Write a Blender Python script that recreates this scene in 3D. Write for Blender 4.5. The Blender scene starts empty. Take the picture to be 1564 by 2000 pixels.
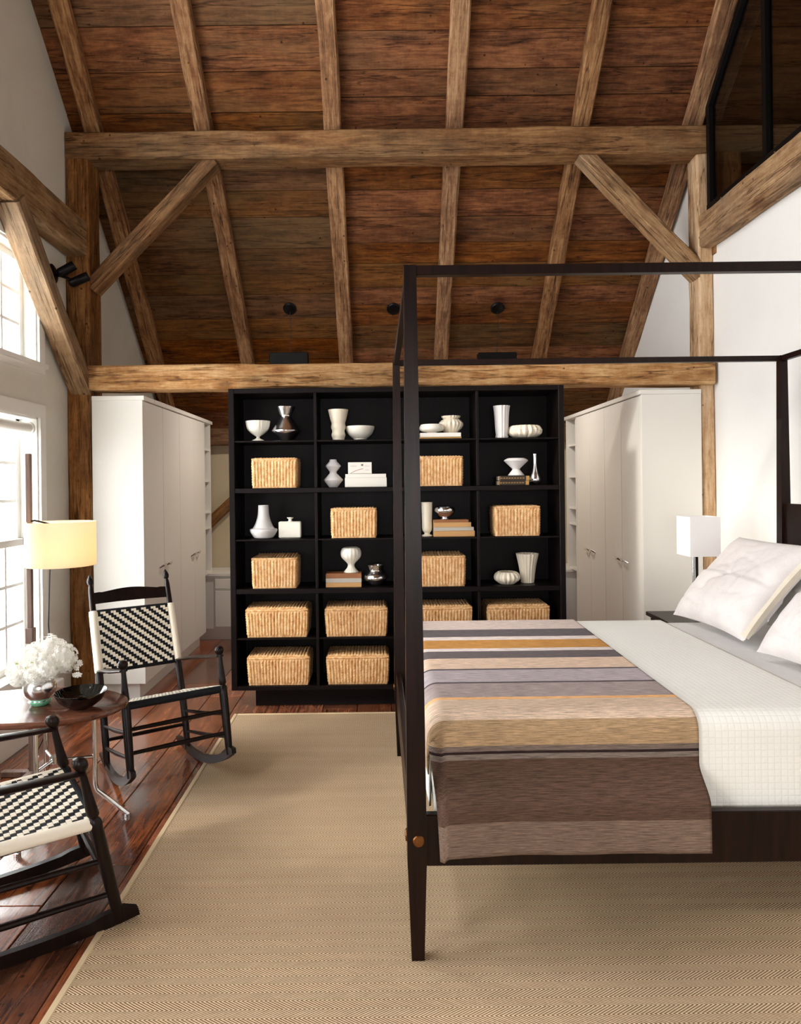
import bpy, math, random
from mathutils import Vector, Matrix, noise
random.seed(7)
PI = math.pi
C = bpy.context.scene.collection
S = bpy.context.scene
R = math.radians

# ------------------------------------------------------------------ camera
F, PX, PY, TH, CH = 1339.0, 738.0, 948.0, 0.012, 1.43      # 1564 x 2000 frame
cam = bpy.data.cameras.new('camera'); co = bpy.data.objects.new('camera', cam); C.objects.link(co)
cam.sensor_fit = 'VERTICAL'; cam.sensor_height = 24; cam.lens = F*24/2000
cam.shift_x = (782-PX)/2000; cam.shift_y = -(1000-PY)/2000
cam.clip_start = 0.05
co.matrix_world = Matrix.Translation((0, 0, CH)) @ Matrix.Rotation(PI/2, 4, 'X') @ Matrix.Rotation(-TH, 4, 'Z')
S.camera = co
# ------------------------------------------------------------------ world, light, exposure
S.view_settings.view_transform = 'Standard'; S.view_settings.look = 'None'
S.view_settings.gamma = 1; S.view_settings.use_curve_mapping = False
S.view_settings.exposure = 0.0
w = bpy.data.worlds.new('sky'); S.world = w; w.use_nodes = True
bg = w.node_tree.nodes['Background']; bg.inputs[0].default_value = (0.97, 0.985, 1.0, 1); bg.inputs[1].default_value = 14.0
def portal(x, y, z, w_, h_, rot):
    l = bpy.data.lights.new('daylight', 'AREA'); l.shape = 'RECTANGLE'; l.size = w_; l.size_y = h_
    l.cycles.is_portal = True
    o = bpy.data.objects.new('daylight', l); C.objects.link(o); o.location = (x, y, z); o.rotation_euler = rot
WIN_Y = [(3.15, 4.2), (1.35, 2.4), (-0.45, 0.6)]  # only the first span is in view; the others are added to provide light
for a, b in WIN_Y:
    portal(-2.36, (a+b)/2, 1.12, 1.52, b-a, (0, -PI/2, 0))
    portal(-2.36, (a+b)/2, 2.5, .7, b-a, (0, -PI/2, 0))
portal(0.1, -1.95, 1.5, 1.4, .9, (PI/2, 0, 0))  # unseen opening behind the camera, added for fill light
portal(-2.36, 2.25, 4.05, 1.4, 1.8, (0, -PI/2, 0))  # unseen gable opening, added to light the bed from above
sun = bpy.data.lights.new('sun', 'SUN'); sun.energy = 2.0; sun.angle = R(6); sun.color = (1, .93, .82)
so = bpy.data.objects.new('sun', sun); C.objects.link(so)
so.rotation_euler = Vector((-0.80, -0.42, 0.55)).to_track_quat('Z', 'Y').to_euler()

# ------------------------------------------------------------------ helpers
def W(x, y, Y):
    """pixel of the 1564x2000 photograph -> world X and z at depth Y"""
    dx, dy = x-PX, y-PY
    c, s = math.cos(TH), math.sin(TH)
    u, v = c*dx-s*dy, s*dx+c*dy
    return u*Y/F, CH-v*Y/F
def zx(x, y, z):
    """pixel -> world X and Y on the horizontal plane z"""
    dx, dy = x-PX, y-PY
    c, s = math.cos(TH), math.sin(TH)
    u, v = c*dx-s*dy, s*dx+c*dy
    Y = (CH-z)*F/v
    return u*Y/F, Y
def srgb(r, g, b):
    f = lambda c: ((c/255+.055)/1.055)**2.4 if c/255 > .04045 else c/255/12.92
    return (f(r), f(g), f(b), 1)
class MB:
    def __init__(s): s.v = []; s.f = []; s.uv = None
    def box(s, x0, x1, y0, y1, z0, z1, M=None):
        n = len(s.v)
        for x in (x0, x1):
            for y in (y0, y1):
                for z in (z0, z1):
                    p = Vector((x, y, z)); s.v.append(M @ p if M else p)
        for q in ((0,1,3,2),(4,6,7,5),(0,4,5,1),(2,3,7,6),(0,2,6,4),(1,5,7,3)): s.f.append([n+i for i in q])
        return s
    def cbox(s, x0, x1, y0, y1, z0, z1, c=.003):
        """box with its upright edges and rims cut off"""
        n = len(s.v)
        def ring(z, k):
            return [(x0+k, y0, z),(x1-k, y0, z),(x1, y0+k, z),(x1, y1-k, z),(x1-k, y1, z),(x0+k, y1, z),(x0, y1-k, z),(x0, y0+k, z)]
        rs = []
        def inset(z, d):
            return [(x0+c+d, y0+d, z),(x1-c-d, y0+d, z),(x1-d, y0+c+d, z),(x1-d, y1-c-d, z),(x1-c-d, y1-d, z),(x0+c+d, y1-d, z),(x0+d, y1-c-d, z),(x0+d, y0+c+d, z)]
        for z, d in ((z0, c), (z0+c, 0), (z1-c, 0), (z1, c)): rs.append(inset(z, d))
        for r in rs: s.v += [Vector(p) for p in r]
        for k in range(3):
            for i in range(8):
                a = n+k*8+i; b = n+k*8+(i+1) % 8; s.f.append([a, b, b+8, a+8])
        s.f.append([n+i for i in range(7, -1, -1)]); s.f.append([n+24+i for i in range(8)])
        return s
    def sweep(s, path, rad, seg=10, cap=True, flat=None):
        """tube along path, rad number or list; flat=(sx,sy) squashes the section"""
        n = len(path); path = [Vector(p) for p in path]
        if not hasattr(rad, '__len__'): rad = [rad]*n
        base = len(s.v); up = None
        for i, p in enumerate(path):
            t = (path[min(i+1, n-1)]-path[max(i-1, 0)]).normalized()
            if up is None:
                up = Vector((0, 0, 1)) if abs(t.z) < .9 else Vector((0, 1, 0))
            a = t.cross(up).normalized(); b = a.cross(t).normalized(); up = b
            for k in range(seg):
                q = 2*PI*k/seg
                fx, fy = flat if flat else (1, 1)
                s.v.append(p+(a*math.cos(q)*fx+b*math.sin(q)*fy)*rad[i])
        for i in range(n-1):
            for k in range(seg):
                a = base+i*seg+k; b = base+i*seg+(k+1) % seg
                s.f.append([a, b, b+seg, a+seg])
        if cap:
            s.f.append([base+k for k in range(seg-1, -1, -1)]); s.f.append([base+(n-1)*seg+k for k in range(seg)])
        return s
    def lathe(s, prof, seg=32, cx=0, cy=0, z0=0, ribs=0, amp=0, M=None, sx=1, sy=1):
        base = len(s.v)
        for r, z in prof:
            for k in range(seg):
                q = 2*PI*k/seg
                rr = r*(1+amp*(abs(math.cos(q*ribs/2))-.6)) if ribs else r
                p = Vector((cx+rr*sx*math.cos(q), cy+rr*sy*math.sin(q), z0+z)); s.v.append(M @ p if M else p)
        for i in range(len(prof)-1):
            for k in range(seg):
                a = base+i*seg+k; b = base+i*seg+(k+1) % seg
                s.f.append([a, b, b+seg, a+seg])
        if prof[0][0] > 1e-4: s.f.append([base+k for k in range(seg-1, -1, -1)])
        if prof[-1][0] > 1e-4: s.f.append([base+(len(prof)-1)*seg+k for k in range(seg)])
        return s
    def grid(s, nu, nv, fn, uvf=None):
        base = len(s.v)
        for j in range(nv+1):
            for i in range(nu+1):
                s.v.append(Vector(fn(i/nu, j/nv)))
                if uvf:
                    if s.uv is None: s.uv = []
                    s.uv.append(uvf(i/nu, j/nv))
        for j in range(nv):
            for i in range(nu):
                a = base+j*(nu+1)+i; s.f.append([a, a+1, a+nu+2, a+nu+1])
        return s
    def prism(s, pts, axis, a, b):
        """polygon pts (2D) pushed along axis from a to b"""
        n = len(s.v); k = len(pts)
        for t in (a, b):
            for p in pts:
                q = [p[0], p[1]]; q.insert(axis, t); s.v.append(Vector(q))
        s.f.append([n+i for i in range(k)]); s.f.append([n+k+i for i in range(k-1, -1, -1)])
        for i in range(k):
            j = (i+1) % k; s.f.append([n+i, n+k+i, n+k+j, n+j])
        return s
def obj(name, mb, mat, parent=None, M=None, smooth=True, kind=None, ang=35):
    me = bpy.data.meshes.new(name); me.from_pydata([tuple(v) for v in mb.v], [], mb.f)
    if mb.uv and len(mb.uv) == len(mb.v):
        l = me.uv_layers.new(name='UVMap')
        for lp in me.loops: l.data[lp.index].uv = mb.uv[lp.vertex_index]
    import bmesh
    bm = bmesh.new(); bm.from_mesh(me); bmesh.ops.recalc_face_normals(bm, faces=bm.faces); bm.to_mesh(me); bm.free()
    if smooth:
        me.polygons.foreach_set('use_smooth', [True]*len(me.polygons)); me.set_sharp_from_angle(angle=R(ang))
    me.materials.append(mat)
    o = bpy.data.objects.new(name, me); C.objects.link(o)
    if M is not None: o.matrix_local = M
    if parent: o.parent = parent
    if kind: o['kind'] = kind
    return o
def tag(o, label, cat, group=None):
    o['label'] = label; o['category'] = cat
    if group: o['group'] = group
    return o
def thing(name, label, cat, loc=(0, 0, 0), rz=0, group=None):
    o = bpy.data.objects.new(name, None); C.objects.link(o); o.location = loc; o.rotation_euler = (0, 0, rz)
    o.empty_display_size = .05
    return tag(o, label, cat, group)
def dup(root, loc, rz=None, label=None, group=None):
    r = root.copy(); C.objects.link(r); r.location = loc
    if rz is not None: r.rotation_euler = (0, 0, rz)
    if label: r['label'] = label
    if group: r['group'] = group
    for ch in list(root.children):
        c = ch.copy(); C.objects.link(c); c.parent = r
        for g in ch.children:
            d = g.copy(); C.objects.link(d); d.parent = c
    return r

# ------------------------------------------------------------------ materials
def mat(name, col=(.5,.5,.5,1), rough=.5, metal=0, spec=.5, **kw):
    m = bpy.data.materials.new(name); m.use_nodes = True
    b = m.node_tree.nodes['Principled BSDF']
    b.inputs['Base Color'].default_value = col; b.inputs['Roughness'].default_value = rough
    b.inputs['Metallic'].default_value = metal; b.inputs['Specular IOR Level'].default_value = spec
    for k, v in kw.items(): b.inputs[k].default_value = v
    return m
class NT:
    def __init__(s, m): s.t = m.node_tree; s.b = s.t.nodes['Principled BSDF']
    def n(s, typ, **kw):
        x = s.t.nodes.new(typ)
        for k, v in kw.items():
            if k in x.inputs.keys() if isinstance(k, str) and k not in dir(x) else False: x.inputs[k].default_value = v
            else: setattr(x, k, v)
        return x
    def l(s, a, b): s.t.links.new(a, b)
    def math(s, op, a, b=None, c=None):
        x = s.t.nodes.new('ShaderNodeMath'); x.operation = op
        for i, q in enumerate((a, b, c)):
            if q is None: continue
            if isinstance(q, (int, float)): x.inputs[i].default_value = q
            else: s.l(q, x.inputs[i])
        return x.outputs[0]
    def ramp(s, fac, stops, interp='LINEAR'):
        x = s.t.nodes.new('ShaderNodeValToRGB'); r = x.color_ramp; r.interpolation = interp
        while len(r.elements) < len(stops): r.elements.new(.5)
        for e, (p, c) in zip(r.elements, stops): e.position = p; e.color = c
        s.l(fac, x.inputs[0]); return x.outputs[0]
    def noise(s, vec, scale, detail=4, rough=.6, dist=0):
        x = s.t.nodes.new('ShaderNodeTexNoise'); x.inputs['Scale'].default_value = scale
        x.inputs['Detail'].default_value = detail; x.inputs['Roughness'].default_value = rough
        x.inputs['Distortion'].default_value = dist
        s.l(vec, x.inputs['Vector']); return x.outputs['Fac']
    def mapping(s, vec, scale=(1,1,1), off=None):
        x = s.t.nodes.new('ShaderNodeMapping'); x.inputs['Scale'].default_value = scale
        s.l(vec, x.inputs['Vector'])
        if off is not None: s.l(off, x.inputs['Location'])
        return x.outputs[0]
    def mix(s, fac, a, b, mode='MIX'):
        x = s.t.nodes.new('ShaderNodeMix'); x.data_type = 'RGBA'; x.blend_type = mode
        for sock, q in ((x.inputs[0], fac), (x.inputs[6], a), (x.inputs[7], b)):
            if isinstance(q, (int, float)): sock.default_value = q
            elif isinstance(q, tuple): sock.default_value = q
            else: s.l(q, sock)
        return x.outputs[2]
    def bump(s, h, strength=.3, dist=.01):
        x = s.t.nodes.new('ShaderNodeBump'); x.inputs['Strength'].default_value = strength
        x.inputs['Distance'].default_value = dist; s.l(h, x.inputs['Height'])
        s.l(x.outputs[0], s.b.inputs['Normal'])
def wood(name, dark, mid, light, stain=None, rough=.6, scale=1.0, spec=.3, bump=.5, rvar=.35, stainamt=.5, knots=True, gx=2.4, lines=.75):
    m = mat(name, rough=rough, spec=spec); t = NT(m)
    tc = t.n('ShaderNodeTexCoord'); oi = t.n('ShaderNodeObjectInfo')
    cmb = t.n('ShaderNodeCombineXYZ'); rnd = oi.outputs['Random']
    t.l(t.math('MULTIPLY', rnd, 37.0), cmb.inputs[0]); t.l(t.math('MULTIPLY', rnd, 91.0), cmb.inputs[1]); t.l(t.math('MULTIPLY', rnd, 53.0), cmb.inputs[2])
    v = tc.outputs['Object']
    grain = t.noise(t.mapping(v, (gx*scale, 22*scale, 22*scale), cmb.outputs[0]), 1.6, 8, .62, .6)
    blotch = t.noise(t.mapping(v, (1.6*scale, 5*scale, 5*scale), cmb.outputs[0]), 1.3, 4, .6, .3)
    crack = t.noise(t.mapping(v, (1.0*scale, 46*scale, 46*scale), cmb.outputs[0]), 1.2, 3, .5, .3)
    fine = t.noise(t.mapping(v, (5*scale, 90*scale, 90*scale), cmb.outputs[0]), 1.5, 4, .7, .1)
    iso = t.noise(t.mapping(v, (5*scale, 9*scale, 9*scale), cmb.outputs[0]), 2.2, 9, .78, .4)
    saw = t.noise(t.mapping(v, (34*scale, 3*scale, 3*scale), cmb.outputs[0]), 1.5, 3, .6, .2)
    g = t.math('ADD', t.math('ADD', t.math('MULTIPLY', grain, .34), t.math('MULTIPLY', blotch, .22)), t.math('ADD', t.math('MULTIPLY', fine, .17), t.math('ADD', t.math('MULTIPLY', saw, .04), t.math('MULTIPLY', iso, .23))))
    col = t.ramp(g, [(.38, dark), (.49, mid), (.62, light)])
    if stain:
        st = t.noise(t.mapping(v, (.8*scale, 2.2*scale, 2.2*scale), cmb.outputs[0]), 1.0, 5, .6, .5)
        pick = t.math('MULTIPLY', t.math('GREATER_THAN', t.math('FRACT', t.math('MULTIPLY', rnd, 13.7)), .7), .38)
        col = t.mix(t.math('MINIMUM', t.math('ADD', t.math('MULTIPLY', t.ramp(st, [(.45, (0,0,0,1)), (.62, (1,1,1,1))]), stainamt), pick), .9), col, t.mix(.7, stain, t.ramp(g, [(.38, (.35,.35,.35,1)), (.6, (1.5,1.5,1.5,1))]), 'MULTIPLY'))
    ck = t.ramp(crack, [(.28, (.25,.25,.25,1)), (.37, (1,1,1,1))])
    col = t.mix(.75, col, ck, 'MULTIPLY')
    cl = t.noise(t.mapping(v, (.45*scale, 9*scale, 9*scale), cmb.outputs[0]), 1.0, 5, .55, .2)
    line = t.ramp(t.math('ABSOLUTE', t.math('SUBTRACT', cl, .5)), [(.002, (.12,.09,.07,1)), (.011, (1,1,1,1))])
    col = t.mix(lines, col, line, 'MULTIPLY')
    if knots:
        dots = t.n('ShaderNodeTexVoronoi'); dots.inputs['Scale'].default_value = 9.0; t.l(t.mapping(v, (1,1,1), cmb.outputs[0]), dots.inputs['Vector'])
        col = t.mix(.8, col, t.ramp(dots.outputs['Distance'], [(.045, (.1,.07,.05,1)), (.085, (1,1,1,1))]), 'MULTIPLY')
        vo = t.n('ShaderNodeTexVoronoi'); vo.inputs['Scale'].default_value = 1.0
        t.l(t.mapping(v, (1.8, 4.2, 4.2), cmb.outputs[0]), vo.inputs['Vector'])
        kk = t.ramp(vo.outputs['Distance'], [(.08, (.25,.17,.13,1)), (.13, (.75,.6,.5,1)), (.2, (1,1,1,1))])
        col = t.mix(.7, col, kk, 'MULTIPLY')
    hsv = t.n('ShaderNodeHueSaturation'); t.l(col, hsv.inputs['Color'])
    t.l(t.math('ADD', t.math('MULTIPLY', rnd, rvar*2), 1-rvar), hsv.inputs['Value'])
    fr = t.math('FRACT', t.math('MULTIPLY', rnd, 7.3))
    t.l(t.math('ADD', t.math('MULTIPLY', fr, .16), .9), hsv.inputs['Saturation'])
    t.l(hsv.outputs[0], t.b.inputs['Base Color'])
    t.bump(t.math('ADD', t.math('ADD', grain, t.math('MULTIPLY', fine, .5)), t.math('MULTIPLY', ck, .7)), bump, .006)
    return m
M_board = wood('ceiling_board_wood', srgb(38,20,9), srgb(100,55,23), srgb(148,92,44), stain=srgb(96,74,44), rough=.7, rvar=.22, stainamt=.4, spec=.12)
M_rafter = wood('rafter_wood', srgb(62,38,22), srgb(132,92,58), srgb(190,148,102), rough=.8, rvar=.1, spec=.15)
M_purlin = wood('purlin_wood', srgb(66,44,26), srgb(122,86,54), srgb(166,126,84), stain=srgb(112,94,70), rough=.8, rvar=.05, spec=.15)
M_tie = wood('tie_beam_wood', srgb(92,56,30), srgb(168,124,82), srgb(216,182,136), stain=srgb(156,126,92), rough=.8, rvar=.04, spec=.15)
M_post = wood('post_wood', srgb(56,34,18), srgb(124,84,50), srgb(176,132,86), stain=srgb(84,62,44), rough=.8, rvar=.05, spec=.15)
M_pale = wood('pale_post_wood', srgb(140,98,60), srgb(196,160,120), srgb(226,200,168), rough=.8, rvar=.05, bump=.3)
M_girt = wood('girt_wood', srgb(76,52,32), srgb(146,110,74), srgb(196,160,116), stain=srgb(130,110,88), rough=.8, rvar=.05, spec=.15)
M_floor = wood('floor_plank_wood', srgb(50,23,11), srgb(140,70,32), srgb(188,108,56), stain=srgb(62,38,25), rough=.24, spec=.5, bump=.16, rvar=.25, stainamt=.5)
def darkwood(name, c1, c2, rough=.35, spec=.5):
    m = mat(name, rough=rough, spec=spec); t = NT(m); tc = t.n('ShaderNodeTexCoord')
    g = t.noise(t.mapping(tc.outputs['Object'], (30, 30, 2)), 2, 5, .6, .2)
    t.l(t.ramp(g, [(.3, c1), (.7, c2)]), t.b.inputs['Base Color']); return m
M_ebony = darkwood('ebonised_shelf_wood', srgb(12,7,7), srgb(22,14,13), .42, .14)
M_bed = darkwood('espresso_bed_wood', srgb(15,7,5), srgb(36,18,12), .36, .2)
M_chair = darkwood('dark_stained_chair_wood', srgb(13,7,6), srgb(30,16,12), .32, .22)
M_floor.node_tree.nodes['Principled BSDF'].inputs['Coat Weight'].default_value = .6; M_floor.node_tree.nodes['Principled BSDF'].inputs['Coat Roughness'].default_value = .12
M_tabletop = wood('table_veneer', srgb(60,30,18), srgb(98,54,34), srgb(120,70,46), rough=.22, spec=.6, bump=.03, rvar=.02, knots=False, gx=3, lines=0)
M_pole = darkwood('lamp_pole_wood', srgb(104,80,70), srgb(146,120,108), .5)
def plaster(name, c, amt=.06, bumpd=.25):
    m = mat(name, rough=.85, spec=.2); t = NT(m); tc = t.n('ShaderNodeTexCoord')
    n1 = t.noise(tc.outputs['Object'], 1.3, 5, .6, .4); n2 = t.noise(tc.outputs['Object'], 14, 5, .6)
    dk = tuple(list(x*(1-amt*2.2) for x in c[:3])+[1])
    t.l(t.ramp(n1, [(.3, dk), (.65, c)]), t.b.inputs['Base Color'])
    t.bump(t.math('ADD', n2, t.math('MULTIPLY', n1, 3)), bumpd, .008); return m
M_wall = plaster('lime_plaster', srgb(226,222,210))
M_wallw = plaster('white_plaster', srgb(240,238,234), .02, .1)
M_tan = plaster('tan_plaster', srgb(206,190,160))
M_white = mat('white_gloss_paint', srgb(236,234,228), .35)
M_cab = mat('cream_cabinet_paint', srgb(226,222,214), .38)
M_cabin = mat('cabinet_inside_paint', srgb(196,184,150), .6)
M_seam = mat('shadow_gap_dark', srgb(20,15,12), .9)
M_chrome = mat('polished_chrome', (.8,.8,.8,1), .12, 1)
M_silver = mat('mercury_silver', (.9,.91,.94,1), .2, 1)
M_brass = mat('aged_brass', srgb(128,86,52), .35, 1)
M_black = mat('black_metal', srgb(10,9,9), .4, spec=.2)
M_cord = mat('black_cable', srgb(28,30,32), .5)
M_bglass = mat('black_glaze', srgb(6,6,7), .05, 0, .8)
M_cer = mat('white_glazed_ceramic', srgb(240,234,220), .25)
M_cer2 = mat('matte_white_ceramic', srgb(222,218,216), .5)
M_cer3 = mat('cream_ribbed_ceramic', srgb(238,226,204), .3)
M_shade = mat('linen_shade', srgb(246,240,226), .8)
t = NT(M_shade); tr = t.n('ShaderNodeBsdfTranslucent'); tr.inputs[0].default_value = srgb(250,232,204)
mx = t.n('ShaderNodeMixShader'); mx.inputs[0].default_value = .5
t.l(t.b.outputs[0], mx.inputs[1]); t.l(tr.outputs[0], mx.inputs[2]); t.l(mx.outputs[0], t.t.nodes['Material Output'].inputs[0])
M_shadew = mat('white_card_shade', srgb(240,236,236), .7)
def glassmat(name, tint, refl=.08, rough=0.0):
    m = bpy.data.materials.new(name); m.use_nodes = True; nt = m.node_tree; nt.nodes.clear()
    o = nt.nodes.new('ShaderNodeOutputMaterial'); a = nt.nodes.new('ShaderNodeBsdfTransparent'); a.inputs[0].default_value = tint
    g = nt.nodes.new('ShaderNodeBsdfGlossy'); g.inputs['Roughness'].default_value = rough
    fr = nt.nodes.new('ShaderNodeFresnel'); fr.inputs[0].default_value = 1.45
    ge = nt.nodes.new('ShaderNodeNewGeometry'); mu = nt.nodes.new('ShaderNodeMath'); mu.operation = 'SUBTRACT'; mu.use_clamp = True
    nt.links.new(fr.outputs[0], mu.inputs[0]); nt.links.new(ge.outputs['Backfacing'], mu.inputs[1])
    x = nt.nodes.new('ShaderNodeMixShader'); nt.links.new(mu.outputs[0], x.inputs[0]); nt.links.new(a.outputs[0], x.inputs[1]); nt.links.new(g.outputs[0], x.inputs[2])
    nt.links.new(x.outputs[0], o.inputs[0]); return m
M_pane = glassmat('window_glass', (.97,.98,.98,1))
M_screen = glassmat('grey_screen_glass', (.74,.74,.73,1))
M_vase = mat('clear_green_glass', (.85,.97,.9,1), .03, **{'Transmission Weight': .0})
def tape(name, c):
    m = mat(name, c, .75, spec=.25); return m
M_cream = tape('cream_cotton_tape', srgb(244,234,216)); M_blk = tape('black_cotton_tape', srgb(18,20,24))
def linen(name, c, c2, sc=420, b=.25):
    m = mat(name, rough=.9, spec=.15); t = NT(m); tc = t.n('ShaderNodeTexCoord')
    n = t.noise(tc.outputs['Object'], sc, 2, .6); n2 = t.noise(tc.outputs['Object'], 7, 4, .6)
    t.l(t.ramp(t.math('ADD', t.math('MULTIPLY', n, .5), t.math('MULTIPLY', n2, .5)), [(.35, c2), (.6, c)]), t.b.inputs['Base Color'])
    t.bump(n, b, .002); return m
M_pillow = linen('grey_white_linen', srgb(236,230,226), srgb(216,208,206)); M_hem = linen('ecru_linen', srgb(236,226,208), srgb(222,210,190))
M_sheet = linen('white_sheet_cotton', srgb(244,242,240), srgb(236,234,232))
def stuffcolor(name, cs, sc=60):
    m = mat(name, rough=.7, spec=.2); t = NT(m); tc = t.n('ShaderNodeTexCoord')
    t.l(t.ramp(t.noise(t.mapping(tc.outputs['Object'], (1,1,.5)), sc, 3, .6), [(.3, cs[0]), (.5, cs[1]), (.72, cs[2])]), t.b.inputs['Base Color']); return m
M_bask = stuffcolor('water_hyacinth', (srgb(196,136,84), srgb(228,180,126), srgb(248,214,166)))
# coverlet: small quilted squares
M_quilt = mat('quilted_white_cotton', srgb(238,236,226), .85, spec=.15)
t = NT(M_quilt); tc = t.n('ShaderNodeTexCoord'); sp = t.n('ShaderNodeSeparateXYZ'); t.l(tc.outputs['UV'], sp.inputs[0])
qa = t.math('ABSOLUTE', t.math('SINE', t.math('MULTIPLY', sp.outputs[0], PI/.02))); qb = t.math('ABSOLUTE', t.math('SINE', t.math('MULTIPLY', sp.outputs[1], PI/.02)))
qh = t.math('POWER', t.math('MINIMUM', qa, qb), .4)
t.l(t.ramp(qh, [(.0, srgb(228,226,214)), (.45, srgb(250,249,243))]), t.b.inputs['Base Color']); t.bump(qh, .4, .003)
# rug: herringbone weave
M_rug = mat('herringbone_sisal', rough=.9, spec=.1)
t = NT(M_rug); tc = t.n('ShaderNodeTexCoord'); sp = t.n('ShaderNodeSeparateXYZ'); t.l(tc.outputs['Object'], sp.inputs[0])
pp = t.math('PINGPONG', sp.outputs[1], .0315)
ww = t.math('ADD', sp.outputs[0], t.math('MULTIPLY', pp, -1.7))
sw = t.math('ADD', t.math('MULTIPLY', t.math('SINE', t.math('MULTIPLY', ww, 2*PI/.0125)), .5), .5)
nz = t.noise(tc.outputs['Object'], 160, 2, .6); big = t.noise(t.mapping(tc.outputs['Object'], (.5, 9, 1)), 1.5, 3, .5)
hh = t.math('ADD', t.math('MULTIPLY', sw, .8), t.math('MULTIPLY', nz, .25))
cc = t.ramp(hh, [(.1, srgb(98,68,40)), (.45, srgb(200,170,134)), (.9, srgb(238,216,184))])
t.l(t.mix(.35, cc, t.ramp(big, [(.35, (.78,.76,.74,1)), (.65, (1,1,1,1))]), 'MULTIPLY'), t.b.inputs['Base Color']); t.bump(hh, .55, .004)
M_bind = mat('rug_binding_cotton', srgb(214,190,152), .9)
# striped blanket by woven length (UV v in metres, 0 at the hanging hem)
M_blank = mat('striped_wool_blanket', rough=.92, spec=.1)
def blanket_material(bounds, L):
    t = NT(M_blank); tc = t.n('ShaderNodeTexCoord'); sp = t.n('ShaderNodeSeparateXYZ'); t.l(tc.outputs['UV'], sp.inputs[0])
    v = t.math('DIVIDE', sp.outputs[1], L)
    stops = bounds
    # ramps hold 32 stops
    col = t.ramp(v, stops, 'CONSTANT')
    hz = t.noise(t.mapping(tc.outputs['UV'], (16, 420, 1)), 1, 4, .75)
    f = t.ramp(hz, [(.38, (.45,.42,.40,1)), (.5, (1,1,1,1)), (.62, (1.6,1.52,1.45,1))])
    t.l(t.mix(.75, col, f, 'MULTIPLY'), t.b.inputs['Base Color']); t.bump(hz, .35, .002)

# ------------------------------------------------------------------ timbers
def timber(name, A, B, w_, h_, m, label, cat='beam', up=(0,0,1), parent=None, jit=.004, group=None, seg=.14):
    A, B = Vector(A), Vector(B); L = (B-A).length
    x = (B-A).normalized(); z = Vector(up); z = (z-x*z.dot(x)).normalized(); y = z.cross(x)
    Mx = Matrix((x, y, z)).transposed().to_4x4(); Mx.translation = (A+B)/2
    n = max(4, int(L/seg)); mb = MB(); c = .011; sd = random.random()*100
    base = 0
    for i in range(n+1):
        X = -L/2+L*i/n
        pr = [(-w_/2+c,-h_/2),(0,-h_/2),(w_/2-c,-h_/2),(w_/2,-h_/2+c),(w_/2,0),(w_/2,h_/2-c),(w_/2-c,h_/2),(0,h_/2),(-w_/2+c,h_/2),(-w_/2,h_/2-c),(-w_/2,0),(-w_/2,-h_/2+c)]
        for k, (a, b) in enumerate(pr):
            q = noise.noise_vector(Vector((X*2.3+sd, a*6+sd, b*6)))*jit*2+noise.noise_vector(Vector((X*11+sd, a*25, b*25)))*jit*.8
            mb.v.append(Vector((X, a+q.y, b+q.z)))
    for i in range(n):
        for k in range(12):
            a = i*12+k; b = i*12+(k+1) % 12; mb.f.append([a, b, b+12, a+12])
    mb.f.append([k for k in range(11, -1, -1)]); mb.f.append([n*12+k for k in range(12)])
    o = obj(name, mb, m, parent, Mx, ang=28)
    if parent is None: tag(o, label, cat, group)
    return o

XL, XR, YB = -2.08, 2.285, 6.9
SL = .941; AL = math.atan(SL)
zb = lambda Y: 4.02-SL*(Y-4.6)           # board plane
zr = lambda Y: 3.83-SL*(Y-4.70)          # rafter underside
RY = 2.3                                 # ridge
# ------------------------------------------------------------------ floor
fl = obj('floor', MB().box(XL-.2, XR+.2, -2.2, 7.1, -.06, -.022), M_seam, kind='structure')
x = XL; k = 0
while x < XR:
    wd = random.choice((.22, .26, .29, .31)); x1 = min(x+wd, XR+.02)
    y = -2.0-random.random()*1.4
    while y < YB:
        y1 = min(y+random.uniform(2.0, 3.2), YB+.02)
        if y1 > -1.9 and not (x > -.8 and y1 < 1.0):
            L = y1-y; Wd = x1-x; M = Matrix.Translation(((x+x1)/2, (y+y1)/2, 0)) @ Matrix.Rotation(PI/2, 4, 'Z')
            h = random.uniform(-.0012, .0)
            obj('plank', MB().cbox(-L/2+.001, L/2-.001, -Wd/2+.0016, Wd/2-.0016, -.022, h, .0025), M_floor, fl, M)
        y = y1
    x = x1
# ------------------------------------------------------------------ walls
def wallstrips(mb, ys, solid, x0, x1, top):
    for a, b in zip(ys[:-1], ys[1:]):
        for z0, z1 in solid((a+b)/2):
            if z1 is None: mb.prism([(a, z0), (b, z0), (b, top(b)), (a, top(a))], 0, x0, x1)
            else: mb.prism([(a, z0), (b, z0), (b, z1), (a, z1)], 0, x0, x1)
def roofz(Y): return (zb(Y) if Y >= RY else zb(RY)-SL*(RY-Y))+.01
ys = sorted({-1.9, RY, YB, 3.15, 1.35} | {v for p in WIN_Y for v in p})
def sol(y):
    g = 1.35 < y < 3.15  # unseen gable opening, added for high light from the left
    low = [(-.02, .36), (1.87, 2.2)] if any(a < y < b for a, b in WIN_Y) else []
    st = 2.86 if low else -.02
    return low+([(st, 3.35), (4.75, None)] if g else [(st, None)])
mb = MB(); wallstrips(mb, ys, sol, XL-.22, XL, roofz); obj('wall_left', mb, M_wall, kind='structure', smooth=False)
mb = MB(); wallstrips(mb, [-1.9, 4.79], lambda y: [(-.02, 3.05)], XR, XR+.14, roofz); wallstrips(mb, [4.79, YB], lambda y: [(-.02, None)], XR, XR+.14, roofz)
obj('wall_right', mb, M_wallw, kind='structure', smooth=False)
obj('wall_back', MB().box(XL-.2, XR+.2, YB-.02, YB+.14, -.02, 1.92), M_tan, kind='structure', smooth=False)
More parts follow.
